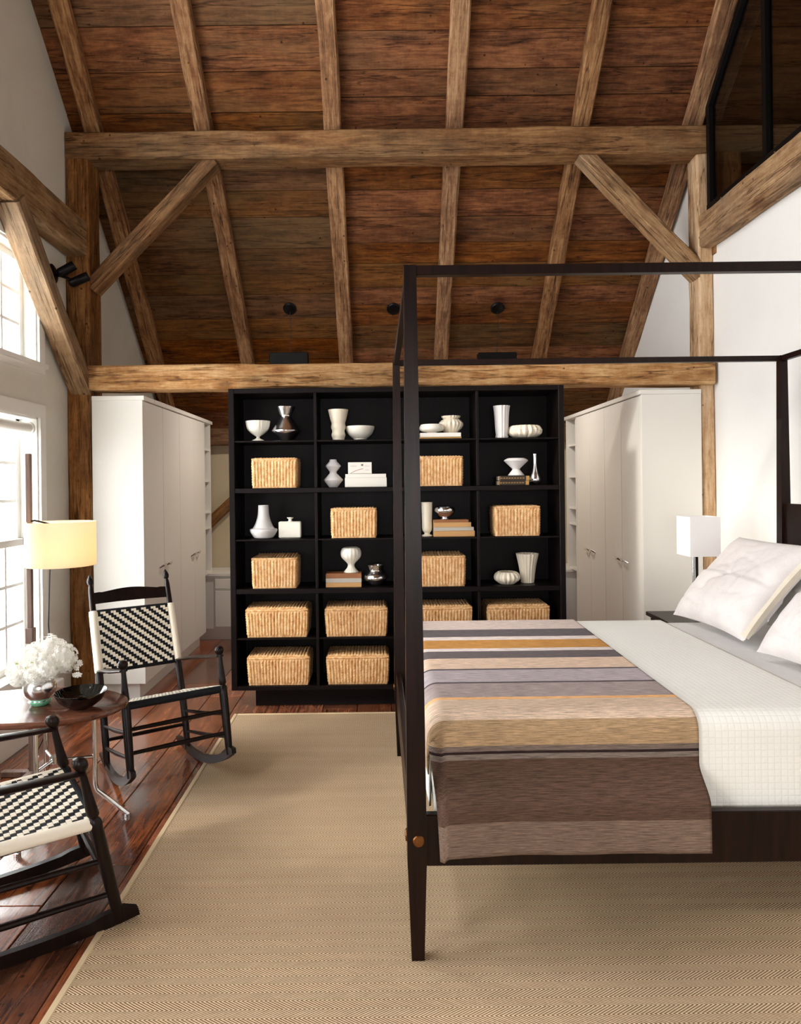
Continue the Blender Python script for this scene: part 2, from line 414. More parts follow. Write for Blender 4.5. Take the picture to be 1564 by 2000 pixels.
mb = MB().box(4.7, 4.8, -1.9, YB+.1, 2.8, 6.6)
mb.box(XR+.14, 4.8, -1.9, YB+.1, 2.85, 2.95); mb.box(XR+.14, 4.8, YB, YB+.1, 2.9, 3.4)
obj('wall_side_room', mb, M_tan, kind='structure', smooth=False)
obj('wall_front', MB().box(XL-.2, XR+.2, -2.0, -1.88, -.02, 1.05).box(XL-.2, XR+.2, -2.0, -1.88, 1.95, 2.4).box(XL-.2, -.6, -2.0, -1.88, 1.05, 1.95).box(.8, XR+.2, -2.0, -1.88, 1.05, 1.95), M_wall, kind='structure', smooth=False)  # out of view; its opening is added and sized for fill light
# ------------------------------------------------------------------ roof boards
def slopeM(Y, x, z, ang): return Matrix.Translation((x, Y, z)) @ Matrix.Rotation(ang, 4, 'X')
n0, n1 = Vector((0, math.cos(AL), -math.sin(AL))), Vector((0, math.sin(AL), math.cos(AL)))
def under(xa, xb):
    mb = MB(); c = Vector((0, RY, zb(RY)))+n1*.045
    L = (YB+.35-RY)/math.cos(AL)
    p = [c, c+n0*L]; q = [v+n1*.03 for v in p]
    return mb.prism([(p[0].y, p[0].z), (p[1].y, p[1].z), (q[1].y, q[1].z), (q[0].y, q[0].z)], 0, xa, xb)
ce = obj('ceiling', under(XL-.25, 4.8), M_seam, kind='structure', smooth=False)
def ys_from_px(l):
    out = []
    for p in l:
        v = PY-p; out.append(6.919+(.0)) if False else out.append((4.02+SL*4.6-CH)/(v/F+SL))
    return out
def boards(xa, xb, pxs):
    Ys = ys_from_px(pxs); 
    while Ys[0] > RY+.3: Ys.insert(0, Ys[0]-random.uniform(.16, .22))
    Ys.insert(0, RY)
    while Ys[-1] < YB: Ys.append(Ys[-1]+random.uniform(.13, .2))
    for a, b in zip(Ys[:-1], Ys[1:]):
        L = (b-a)/math.cos(AL); c = Vector((0, (a+b)/2, zb((a+b)/2))); off = random.uniform(-.004, .004)
        M = slopeM(c.y, (xa+xb)/2, c.z, -AL); W_ = (xb-xa)
        obj('board', MB().cbox(-W_/2+.001, W_/2-.001, -L/2+.002, L/2-.002, off, .03, .003), M_board, ce, M)
XJ1, XJ2 = -.28, 2.2
boards(XL-.02, XJ1, [47, 137, 217, 290, 370, 422, 483, 533, 573, 620, 660, 700])
boards(XJ1, XJ2, [-12, 60, 137, 190, 262, 326, 372, 425, 475, 515, 562, 595, 636, 680])
boards(XJ2, 4.75, [-12, 62, 140, 205, 262, 330, 390, 450, 520, 590, 660])
obj('ceiling_front_slope', MB().prism([(RY, zb(RY)), (-2.3, zb(RY)-SL*(RY+2.3)), (-2.3, zb(RY)-SL*(RY+2.3)+.06), (RY, zb(RY)+.06)], 0, XL-.25, 4.8), M_board, kind='structure', smooth=False)
# ------------------------------------------------------------------ timber frame
RX = [(-1.90, -1.965), (-1.165, -1.15), (-.285, -.27), (.54, .575), (1.405, 1.45), (2.17, 2.235)]
rl = ['weathered rafter running down beside the left plaster wall', 'weathered rafter just right of the left corner brace, second from the left wall',
      'weathered rafter running above the bookcase between two round ceiling canopies, third from left', 'weathered rafter seen behind the top of the near canopy bed post, third from right',
      'weathered rafter meeting the beam at the right corner brace, second from right', 'weathered rafter alongside the glass screen at the right wall']
for (xa, xb), lb in zip(RX, rl):
    f = lambda Y: xa+(xb-xa)*(Y-4.14)/(6.08-4.14)
    P = []
    for Y in (RY+.05, YB-.05):
        P.append(Vector((f(Y), Y, zr(Y)))+n1*.068)
    timber('rafter', P[0], P[1], .12, .135, M_rafter, lb, 'rafter', up=(0, .68, .73), group='rafters under the ceiling boards')
timber('rafter', Vector((3.1, RY+.05, zr(RY+.05)))+n1*.068, Vector((3.1, YB-.1, zr(YB-.1)))+n1*.068, .12, .135, M_rafter, 'dim rafter seen through the glass screen in the side room', 'rafter', up=(0, .68, .73))
timber('purlin_beam', (XL+.005, 4.695, 3.738), (XR-.02, 4.695, 3.738), .18, .185, M_purlin, 'thick hewn horizontal beam high under the ceiling, upper of the two long beams', 'beam')
timber('purlin_beam', (XR+.0, 4.695, 3.738), (4.68, 4.695, 3.738), .18, .185, M_purlin, 'dim beam end seen through the glass screen beyond the right wall', 'beam')
timber('timber_post', (2.37, 4.64, 2.96), (2.37, 4.64, 3.64), .19, .10, M_post, 'dim short post seen through the glass screen', 'post', up=(0, 1, 0))
timber('tie_beam', (-1.93, 4.665, 2.172), (2.26, 4.665, 2.166), .175, .165, M_tie, 'light brown hewn beam running just above the black bookcase', 'beam')
pl = timber('timber_post', (-2.0, 4.70, 0), (-2.0, 4.70, 3.645), .155, .20, M_post, 'tall hewn brown post in the left corner beside the white cabinet', 'post', up=(0, 1, 0))
timber('timber_post', (2.235, 4.71, 0), (2.235, 4.71, 3.645), .10, .16, M_pale, 'tall pale hewn post against the right wall behind the square lamp', 'post', up=(0, 1, 0))
timber('wall_girt', (-2.005, 1.0, 3.11), (-2.005, 4.598, 3.11), .14, .235, M_girt, 'heavy hewn beam running along the left wall above the windows', 'beam')
timber('wall_girt', (2.235, 1.0, 3.115), (2.235, 4.628, 3.115), .095, .225, M_girt, 'hewn cracked beam along the right wall under the glass screen', 'beam')
timber('corner_brace', (-1.995, 3.74, 3.02), (-1.995, 4.64, 2.10), .11, .14, M_girt, 'sunlit diagonal brace on the left wall crossing in front of the upper window', 'brace', up=(1, 0, 0))  # lighter girt wood stands in for light falling on this brace
timber('corner_brace', (-1.10, 4.70, 3.66), (-1.94, 4.70, 2.80), .10, .135, M_purlin, 'diagonal brace from the left corner post up to the upper beam', 'brace', up=(0, 1, 0))
timber('corner_brace', (1.42, 4.70, 3.68), (2.24, 4.70, 2.82), .10, .135, M_girt, 'diagonal brace from the right post up to the upper beam', 'brace', up=(0, 1, 0))
timber('wall_plate', (XL+.02, 6.80, 1.93), (XR-.02, 6.80, 1.93), .15, .17, M_post, 'dark beam low on the back wall behind the bookcase', 'beam')
timber('corner_brace', (-1.78, 6.84, .98), (-1.12, 6.84, 1.60), .09, .12, M_post, 'dark diagonal brace on the back wall left of the bookcase', 'brace', up=(0, 1, 0))
obj('side_face_strip', MB().cbox(-.013, .013, -.1, .1, -1.6, 1.6, .003), M_tie, pl, pl.matrix_world.inverted() @ Matrix.Translation((-1.905, 4.73, 1.75)) @ Matrix.Rotation(0, 4, 'X'))  # added pale strip, stands in for the post's lighter side face
# dark plate on the left post, painting the shade inside a mortise pocket
xx, zz = W(155, 975, 4.6)
obj('mortise', MB().box(-.026, .026, -.004, .004, -.085, .085), M_seam, pl, pl.matrix_world.inverted() @ Matrix.Translation((xx+.005, 4.594, zz)), smooth=False)
obj('scarf_joint', MB().box(-.075, .075, -.003, .003, -.004, .004), M_seam, pl, pl.matrix_world.inverted() @ Matrix.Translation((-2.0, 4.594, 2.125)), smooth=False)
# ------------------------------------------------------------------ glass screen on the right girt
gs = thing('glass_screen', 'dark metal framed glass screen standing on the right wall beam under the roof', 'glass screen', (2.24, 0, 0))
zt = lambda Y: min(zr(Y)-.03, 99)
def bar(a, b, wd=.035): return MB().sweep([a, b], wd*.7, 4)
yst = [4.56, 3.90, 3.24, 2.58]
obj('bottom_rail', MB().box(-.02, .02, 2.3, 4.585, 3.225, 3.275), M_black, gs)
obj('top_rail', MB().prism([(4.585, zt(4.56)), (4.585, zt(4.56)-.05), (2.3, zt(2.3)-.05), (2.3, zt(2.3))], 0, -.02, .02), M_black, gs)
for y in yst: obj('mullion', MB().box(-.02, .02, y-.02, y+.02, 3.27, zt(y)-.02), M_black, gs)
for a, b in zip(yst[:-1], yst[1:]):
    obj('pane', MB().prism([(b+.01, 3.26), (a-.01, 3.26), (a-.01, zt(a)-.03), (b+.01, zt(b)-.03)], 0, .004, .010), M_screen, gs, smooth=False)
mb = MB()
for i in range(7):
    y = 4.4-i*.3; mb.lathe([(.001, .004), (.006, .003), (.007, 0)], 8, M=Matrix.Translation((-.02, y, 3.25)) @ Matrix.Rotation(-PI/2, 4, 'Y'))
obj('bolt', mb, M_chrome, gs, kind='stuff')
# ------------------------------------------------------------------ windows on the left wall
def window(n, ya, yb, z0, z1, sash2, rows, simple=False):
    wo = obj('window_%d' % n, MB().box(XL-.215, XL-.20, ya, yb, z0-.0, z0+.02), M_white, kind='structure', smooth=False)
    mb = MB(); c = .07; T = .018                                   # casing: four flat boards on the wall face
    mb.box(XL, XL+T, ya-c, yb+c, z1, z1+c+.01); mb.box(XL, XL+T, ya-c, ya, z0, z1); mb.box(XL, XL+T, yb, yb+c, z0, z1)
    mb.box(XL, XL+T, ya-c, yb+c, z0-.06, z0-.02); mb.box(XL-.1, XL+.035, ya-c-.01, yb+c+.01, z0-.022, z0+.004)
    obj('casing', mb, M_white, wo, smooth=False)
    mb = MB(); J = .012
    mb.box(XL-.2, XL+.001, ya, ya+J, z0, z1); mb.box(XL-.2, XL+.001, yb-J, yb, z0, z1); mb.box(XL-.2, XL+.001, ya, yb, z1-J, z1)
    obj('jamb', mb, M_white, wo, smooth=False)
    zs = [(z0+.005, z1-.012, XL-.09)] if not sash2 else [(z0+.005, (z0+z1)/2+.02, XL-.085), ((z0+z1)/2-.02, z1-.012, XL-.12)]
    for a, b, X in zs:
        st = .04; y0, y1 = ya+J, yb-J
        mb = MB(); mb.box(X-.015, X+.015, y0, y0+st, a, b); mb.box(X-.015, X+.015, y1-st, y1, a, b)
        mb.box(X-.015, X+.015, y0, y1, a, a+st); mb.box(X-.015, X+.015, y0, y1, b-st, b)
        sa = obj('sash', mb, M_white, wo, smooth=False)
        cols = 5; pw = (y1-y0-2*st)/cols; ph = (b-a-2*st)/rows
        for i in range(1, cols): obj('muntin', MB().box(X-.01, X+.01, y0+st+i*pw-.009, y0+st+i*pw+.009, a+st, b-st), M_white, sa, smooth=False)
        for i in range(1, rows): obj('muntin', MB().box(X-.009, X+.009, y0+st, y1-st, a+st+i*ph-.009, a+st+i*ph+.009), M_white, sa, smooth=False)
        if simple: continue
        for i in range(cols):
            for j in range(rows):
                obj('pane', MB().box(X-.002, X+.001, y0+st+i*pw+.008, y0+st+(i+1)*pw-.008, a+st+j*ph+.008, a+st+(j+1)*ph-.008), M_pane, sa, smooth=False)
k = 1
for i, (a, b) in enumerate(WIN_Y):
    window(k, a, b, .36, 1.87, True, 3, i > 0); window(k+1, a, b, 2.2, 2.86, False, 3, i > 0); k += 2  # windows after the first pair are unseen, added to let in light
sh = thing('roller_blind', 'white rolled up roller blind at the top of the lower window', 'blind', (XL-.035, 3.65, 1.80))
obj('roll', MB().sweep([(0, -.49, 0), (0, .49, 0)], .034, 20), M_white, sh)
obj('bracket', MB().sweep([(0, .49, 0), (0, .508, 0)], .042, 20), M_white, sh); obj('bracket', MB().sweep([(0, -.49, 0), (0, -.508, 0)], .042, 20), M_white, sh)
bb = obj('baseboard_left', MB().cbox(XL, XL+.10, -1.8, 4.3, 0, .25, .006), M_white, kind='structure')
obj('baseboard_right', MB().cbox(XR-.018, XR, -1.8, 4.62, 0, .16, .004), M_white, kind='structure')

# ------------------------------------------------------------------ rug
ru = thing('area_rug', 'large beige herringbone sisal rug under the canopy bed', 'rug', (0, 0, 0))
obj('weave', MB().box(-.90, 2.20, .45, 4.27, .001, .013), M_rug, ru, smooth=False)
mb = MB(); mb.cbox(-.915, -.893, .44, 4.283, .001, .0155, .003); mb.cbox(-.893, 2.20, 4.263, 4.283, .001, .0155, .003)
mb.cbox(2.19, 2.21, .44, 4.283, .001, .0155, .003)
obj('binding', mb, M_bind, ru)

# ------------------------------------------------------------------ bookcase
BX0, BX1, BY0, BY1 = -.955, 1.20, 4.40, 4.73
bc = thing('bookcase', 'tall black open bookcase of four columns below the hewn beam', 'bookcase', (0, 0, 0))
TOPZ = 2.062
obj('plinth', MB().cbox(BX0+.14, BX1-.14, BY0+.08, BY1-.02, 0.0, .122), M_ebony, bc)
for x0 in (BX0, BX1-.036): obj('side_panel', MB().cbox(x0, x0+.036, BY0, BY1, .122, TOPZ), M_ebony, bc)
inn0, inn1 = BX0+.036, BX1-.036; cw = (inn1-inn0)/4
thick = [(.122, .148), (.741, .773), (1.389, 1.42), (2.03, TOPZ)]
for a, b in thick: obj('shelf', MB().cbox(inn0, inn1, BY0+.001, BY1-.012, a, b, .002), M_ebony, bc)
for a, b in ((.148, .741), (.773, 1.389), (1.42, 2.03)):
    for i in (1, 2, 3): obj('divider', MB().cbox(inn0+i*cw-.009, inn0+i*cw+.009, BY0+.002, BY1-.012, a, b, .002), M_ebony, bc)
thin = [.457, 1.092, 1.727]
for z in thin:
    for i in range(4): obj('thin_shelf', MB().cbox(inn0+i*cw+(.009 if i else 0), inn0+(i+1)*cw-(.009 if i < 3 else 0), BY0+.006, BY1-.012, z-.012, z, .002), M_ebony, bc)
obj('back_panel', MB().box(BX0+.01, BX1-.01, BY1-.012, BY1, .122, TOPZ-.002), M_ebony, bc)
ZS = {1: 1.727, 2: 1.42, 3: 1.092, 4: .773, 5: .457, 6: .148}

# baskets
def rope_h(p, q, pitch, sd):
    c = (p/pitch) % 1.0; k = math.floor(p/pitch)
    body = abs(math.sin(PI*c))**.55
    br = math.sin(2*PI*(q/.017+(c-.5)*1.1*(1 if k % 2 else -1)+k*.37))
    return .0078*body+.0026*br*body+.001*noise.noise(Vector((p*40, q*40, sd)))
def basket_mesh(w_, d_, h_, taper, sd, pitch=.0205):
    mb = MB(); per = 2*(w_+d_); n = int(per/.0042); rows = int(h_/.0052)
    base = 0; fr = lambda v: 1-taper*(1-v)
    for j in range(rows+1):
        v = j/rows; q = v*h_; f = fr(v)
        for i in range(n):
            p = per*i/n; hh = rope_h(p, q, pitch, sd)
            if j in (0, rows): hh *= .3
            if q < .012 or q > h_-.012: hh = .0035+.0018*math.sin(2*PI*p/.02+q*400)
            W2, D2 = w_/2*f, d_/2*f
            if p < w_: x, y, nx, ny = -W2+p*f, -D2, 0, -1
            elif p < w_+d_: x, y, nx, ny = W2, -D2+(p-w_)*f, 1, 0
            elif p < 2*w_+d_: x, y, nx, ny = W2-(p-w_-d_)*f, D2, 0, 1
            else: x, y, nx, ny = -W2, D2-(p-2*w_-d_)*f, -1, 0
            mb.v.append(Vector((x+nx*hh, y+ny*hh, q)))
    for j in range(rows):
        for i in range(n):
            a = j*n+i; b = j*n+(i+1) % n; mb.f.append([a, b, b+n, a+n])
    mb.f.append(list(range(n-1, -1, -1)))
    return mb
def lid_mesh(w_, d_, sd):
    return MB().grid(int(w_/.005), int(d_/.006), lambda u, v: ((u-.5)*w_, (v-.5)*d_, .014+rope_h(u*w_, v*d_, .0195, sd) if .02 < u < .98 and .03 < v < .97 else .008)).box(-w_/2, w_/2, -d_/2, d_/2, 0, .010)
def basket_root(w_, d_, h_, taper, lid, sd, label, open_=False):
    o = thing('storage_basket', label, 'basket', group='woven storage baskets in the bookcase')
    obj('body', basket_mesh(w_, d_, h_, taper, sd), M_bask, o, ang=80)
    n = 60; rim = []
    for cx, cy in ((-1,-1),(1,-1),(1,1),(-1,1),(-1,-1)): rim.append((cx*w_/2, cy*d_/2, h_))
    path = []
    for a, b in zip(rim[:-1], rim[1:]):
        for i in range(14): path.append(tuple(a[k]+(b[k]-a[k])*i/14 for k in range(3)))
    path.append(rim[0]); obj('rim', MB().sweep(path, [.0058+.0014*(i % 2) for i in range(len(path))], 7), M_bask, o, ang=80)
    if lid:
        l = obj('lid', lid_mesh(w_+.006, d_+.004, sd), M_bask, o, Matrix.Translation((0, 0, h_)), ang=80)
        for sx in (-1, 1):
            obj('hole_shade_disc', MB().lathe([(.001, .004), (.012, .003), (.013, 0)], 16, M=Matrix.Translation((sx*(w_/2-.03), -.01, .0165)) @ Matrix.Scale(1.3, 4, (1,0,0))), M_seam, l)  # dark disc on the lid, painted shade of a handle hole
    elif open_:
        obj('lid', lid_mesh(w_-.006, d_-.01, sd), M_bask, o, Matrix.Translation((0, .01, h_-.012)) @ Matrix.Rotation(R(6), 4, 'X'), ang=80)
    else:
        obj('lid', lid_mesh(w_-.012, d_-.012, sd), M_bask, o, Matrix.Translation((0, 0, h_-.012)), ang=80)
    return o
small = basket_root(.285, .20, .186, .03, False, 3, 'x')
small4 = basket_root(.285, .21, .19, .04, False, 9, 'x', True)
wide = basket_root(.395, .25, .172, .05, True, 5, 'x')
slots = [(small, 536, 2, 'small woven basket in the leftmost column, second shelf from the top'), (small, 691, 3, 'small woven basket in the second column, third shelf from the top'),
 (small, 860, 2, 'small woven basket in the third column, second shelf from the top'), (small, 1011, 3, 'small woven basket in the rightmost column, third shelf from the top'),
 (small4, 536, 4, 'woven basket with raised lid in the leftmost column, fourth shelf from the top'), (small4, 865, 4, 'woven basket with raised lid in the third column beside the bed post, fourth shelf'),
 (wide, 541, 5, 'wide lidded basket in the leftmost column, fifth shelf from the top'), (wide, 696, 5, 'wide lidded basket in the second column, fifth shelf from the top'),
 (wide, 862, 5, 'wide lidded basket in the third column, partly behind the bed post'), (wide, 1013, 5, 'wide lidded basket in the rightmost column just above the bed'),
 (wide, 544, 6, 'wide lidded basket on the bottom shelf of the leftmost column'), (wide, 699, 6, 'wide lidded basket on the bottom shelf of the second column')]
used = set()
for src, px, row, lb in slots:
    yc = BY0+.02+{small: .10, small4: .105, wide: .125}[src]; yf = BY0+.02
    X = W(px, {1:860,2:950,3:1048,4:1143,5:1245,6:1338}[row], yf)[0]
    if src in used: dup(src, (X, yc, ZS[row]+.001), label=lb)
    else: src.location = (X, yc, ZS[row]+.001); src['label'] = lb; used.add(src)

# ceramics: profiles are (radius, height) in metres after scaling
def pot(name, px, row, width_px, h_px, prof, m, label, cat='vase', ribs=0, amp=0, base_z=None, Y=4.50, twist=0, open_=True):
    s = Y/F; w_ = width_px*s/2; h_ = h_px*s
    yb = {1:860,2:950,3:1048,4:1141,5:1245}[row]
    X = W(px, yb, Y)[0]; z = (ZS[row]+.001) if base_z is None else base_z
    pr = [(r*w_, q*h_) for r, q in prof]
    if open_:                                                       # turn the lip over and go down inside
        tr = pr[-1][0]; th = .004
        pr += [(tr-th*.5, pr[-1][1]+.001), (tr-th, pr[-1][1]-.002)]
        for r, q in reversed(pr[:-3]):
            if q > pr[0][1]+.25*h_: pr.append((max(r-th, .003), q))
        pr.append((.001, .3*h_))
    # smooth the profile
    def cr(P, n=4):
        out = []
        for i in range(len(P)-1):
            p0, p1, p2, p3 = P[max(i-1, 0)], P[i], P[i+1], P[min(i+2, len(P)-1)]
            for k in range(n):
                t_ = k/n; out.append(tuple(.5*((2*p1[c])+(-p0[c]+p2[c])*t_+(2*p0[c]-5*p1[c]+4*p2[c]-p3[c])*t_*t_+(-p0[c]+3*p1[c]-3*p2[c]+p3[c])*t_**3) for c in (0, 1)))
        out.append(P[-1]); return [(max(a, .0005), b) for a, b in out]
    o = obj(name, MB().lathe(pr if twist == 'hard' else cr(pr), 64 if ribs else 40, ribs=ribs, amp=amp), m, ang=40)
    o.location = (X, Y, z); tag(o, label, cat)
    return o
def books(px0, px1, row, items, label_base, Y=4.47, name='book'):
    """stack from the bottom; items: (height_px, x0, x1, cover material, label)"""
    z = ZS[row]+.001; s = Y/F; out = []
    for h, a, b, mc, lb in items:
        yb = {1:852,2:948,3:1047,4:1143}[row]; xa, xb = W(a, yb, Y)[0], W(b, yb, Y)[0]; t_ = h*s
        bk = thing(name, lb, 'book', ((xa+xb)/2, Y, z), 0, None); w_ = (xb-xa)/2; d = .10
        cov = MB().cbox(-w_, w_, -.03, d, 0, .0022, .0006); cov.cbox(-w_, w_, -.03, d, t_-.0022, t_, .0006); cov.cbox(-w_, w_, -.0325, -.029, 0, t_, .0008)
        obj('cover', cov, mc, bk); obj('pages', MB().box(-w_+.003, w_-.003, -.0285, d-.004, .002, t_-.002), M_page, bk, smooth=False)
        if mc == M_bkd:                                             # gold tooling on the old spines
            g = MB().box(w_*.78, w_*.99, -.0332, -.0326, .001, t_-.001)
            for k in range(9): g.box(-w_*.9+k*w_*.18, -w_*.9+k*w_*.18+w_*.11, -.0332, -.0326, t_*.42, t_*.58)
            g.box(-w_*.96, -w_*.93, -.0332, -.0326, .001, t_-.001)
            obj('gold_tooling', g, M_bko, bk, smooth=False, kind='stuff')
        z += t_+.0006; out.append(bk)
    return z
M_page = mat('book_pages', srgb(228,214,184), .9)
M_bkw = mat('white_book_cover', srgb(240,234,224), .5); M_bkt = mat('tan_book_cover', srgb(206,156,98), .6); M_bkb = mat('brown_book_cover', srgb(150,96,58), .6)
M_bkg = mat('grey_book_cover', srgb(188,180,168), .6); M_bko = mat('ochre_book_cover', srgb(178,136,70), .6); M_bkd = mat('dark_book_cover', srgb(48,34,20), .5); M_orange = mat('orange_ribbon', srgb(206,130,80), .6)
# row 1
pot('footed_bowl', 504, 1, 47, 39, [(.48,0),(.5,.05),(.2,.14),(.16,.24),(.55,.4),(.88,.62),(1,.98)], M_cer, 'white fluted footed bowl on the top shelf beside the silver vase', 'bowl', 40, .05)
pot('mirrored_vase', 559, 1, 57, 66, [(.36,0),(.6,.1),(.98,.27),(.9,.36),(.62,.56),(.4,.72),(.46,.8),(.66,.99)], M_silver, 'large silver pinched vase on the top shelf at left')
pot('beaker_vase', 661, 1, 39, 59, [(.62,0),(.6,.06),(.7,.18),(.62,.3),(.74,.44),(.68,.56),(.8,.7),(1,.99)], M_cer3, 'cream flared beaker vase with ridged base on the top shelf')
pot('serving_bowl', 703, 1, 57, 28, [(.46,0),(.46,.12),(.5,.16),(.82,.45),(.98,.8),(1,.97)], M_cer, 'plain white bowl beside the cream beaker vase', 'bowl', Y=4.55)
z = books(0, 0, 1, [(3.2, 818, 900, M_bko, 'thin ochre book lowest on the top shelf of the third column'), (8, 820, 899, M_bkw, 'white book lying on the thin ochre book')], '')
pot('low_bowl', 843, 1, 48, 17, [(.4,0),(.42,.12),(.9,.3),(1,.6),(.9,.97)], M_cer, 'low white dish on the books beside the ribbed urn', 'bowl', base_z=z)
pot('ribbed_urn', 881, 1, 46, 34, [(.42,0),(.5,.05),(.92,.36),(1,.58),(.8,.76),(.62,.84),(.72,.9),(.78,1)], M_cer3, 'small cream ribbed urn standing on the white book', 'vase', 18, .12, base_z=z, Y=4.55)
pot('column_vase', 980, 1, 32, 63, [(.74,0),(.76,.08),(.7,.1),(.78,.3),(.86,.7),(.95,.93),(1,1)], M_cer2, 'tall grey white fluted cylinder vase on the top shelf at right', 'vase', 14, .10)
pot('ribbed_bowl', 1025, 1, 64, 25, [(.5,0),(.6,.03),(.9,.25),(1,.52),(.92,.82),(.8,.97),(.7,.95)], M_cer3, 'cream pumpkin ribbed bowl on the top shelf at right', 'bowl', 18, .14)
# row 2
pot('zigzag_vase', 651, 2, 38, 54, [(.42,0),(.5,.03),(1,.26),(.96,.29),(.38,.5),(.36,.56),(.8,.76),(.76,.8),(.4,.93),(.34,1)], M_cer2, 'grey white double diamond vase in the second column', twist='hard')
z = books(0, 0, 2, [(18, 674, 755, M_bkw, 'thick white book at the bottom of the stack in the second column'), (7, 675, 754, M_bkw, 'thin white book with orange band on the thick white book')], '')
xx = W(703, 930, 4.46)[0]
cd = thing('picture_card', 'small white illustrated card box standing on the white books', 'card box', (xx, 4.45, z))
obj('box', MB().cbox(-.077, .077, 0, .03, 0, .076, .0015), M_bkw, cd)
M_ink = mat('grey_ink', srgb(120,110,100), .7); M_red = mat('red_ink', srgb(150,60,50), .7)
mb = MB().sweep([(-.062, -.0012, .004), (-.03, -.0012, .02), (.0, -.0012, .03), (.02, -.0012, .034)], .0013, 6)
obj('drawing', mb, M_red, cd); obj('drawing', MB().box(.008, .022, -.0012, .0, .052, .064).box(-.06, -.02, -.001, 0, .05, .0515).box(.03, .066, -.001, 0, .05, .0512).box(.034, .06, -.001, 0, .024, .0252).box(-.07, .07, -.001, 0, .003, .004), M_ink, cd, smooth=False)
z = books(0, 0, 2, [(9, 972, 1031, M_bkd, 'dark old book at the bottom below the hourglass vase'), (9, 973, 1032, M_bkd, 'dark old book with gold edge directly under the hourglass vase')], '')
pot('hourglass_vase', 1008, 2, 47, 34, [(.62,0),(.68,.03),(.3,.36),(.34,.42),(1,.86),(.94,.92),(.72,1)], M_cer2, 'white hourglass vase on two dark books', base_z=z, twist='hard')
pot('bud_vase', 1045, 2, 24, 60, [(.4,0),(.8,.06),(1,.17),(.84,.3),(.5,.46),(.34,.64),(.32,.86),(.38,1)], M_silver, 'slim silver bottle vase at the right of the hourglass vase')
# row 3
pot('bottle_vase', 515, 3, 53, 65, [(.5,0),(.72,.03),(.98,.2),(.97,.28),(.8,.3),(.56,.48),(.42,.7),(.38,.97)], M_cer2, 'tall grey white bottle vase in the leftmost column')
fk = thing('flask_vase', 'square white flask vase beside the bottle vase', 'vase', (W(567, 1048, 4.5)[0], 4.5, ZS[3]+.001))
obj('body', MB().cbox(-.073, .073, -.03, .03, 0, .108, .006), M_cer, fk); obj('neck', MB().lathe([(.02,.104),(.012,.112),(.011,.122),(.021,.13),(.021,.134),(.012,.134),(.01,.12)], 20), M_cer, fk)
pot('goblet_vase', 834, 3, 23, 66, [(.85,0),(.88,.03),(.5,.06),(.48,.1),(.82,.2),(.86,.5),(.94,.95),(1,1)], M_cer3, 'slim cream footed vase next to the bed post')
z = books(0, 0, 3, [(11, 846, 926, M_bkt, 'tan book lowest of the four under the silver bowl'), (7, 846, 924, M_bkg, 'grey book second from bottom of the four under the silver bowl'), (9, 846, 919, M_bkt, 'tan book second from top of the four under the silver bowl'), (5, 846, 914, M_bkb, 'thin brown book directly under the silver bowl')], '')
pot('silver_bowl', 869, 3, 41, 24, [(.4,0),(.42,.06),(.3,.12),(.6,.28),(.95,.6),(1,.8),(.9,.98)], M_silver, 'round silver bowl on a stack of four books', 'bowl', base_z=z)
# row 4
z = books(0, 0, 4, [(8.5, 637, 706, M_bkt, 'tan book at the bottom under the ribbed goblet'), (8.5, 637, 706, M_bkg, 'pale grey book between two tan books under the ribbed goblet'), (9, 637, 706, M_bkb, 'light brown book directly under the ribbed goblet')], '')
pot('ribbed_goblet', 686, 4, 40, 48, [(.68,0),(.7,.03),(.4,.18),(.32,.3),(.45,.4),(.9,.6),(1,.8),(.86,.96),(.72,1)], M_cer, 'white ribbed goblet vase standing on three books', 'vase', 16, .05, base_z=z)
pot('silver_jar', 734, 4, 46, 40, [(.4,0),(.7,.12),(.98,.36),(.9,.52),(.62,.68),(.56,.78),(.72,.99)], M_silver, 'squat silver jar beside the stack of three books', 'jar')
pot('ribbed_bowl', 990, 4, 49, 24, [(.46,0),(.56,.04),(.9,.3),(1,.58),(.9,.84),(.72,.98)], M_cer3, 'small white pumpkin ribbed bowl on the fourth shelf', 'bowl', 16, .14)
pot('flared_vase', 1030, 4, 43, 56, [(.58,0),(.6,.06),(.66,.3),(.78,.62),(.98,.98)], M_cer3, 'white fluted flared vase on the fourth shelf at right', 'vase', 16, .10, Y=4.56)

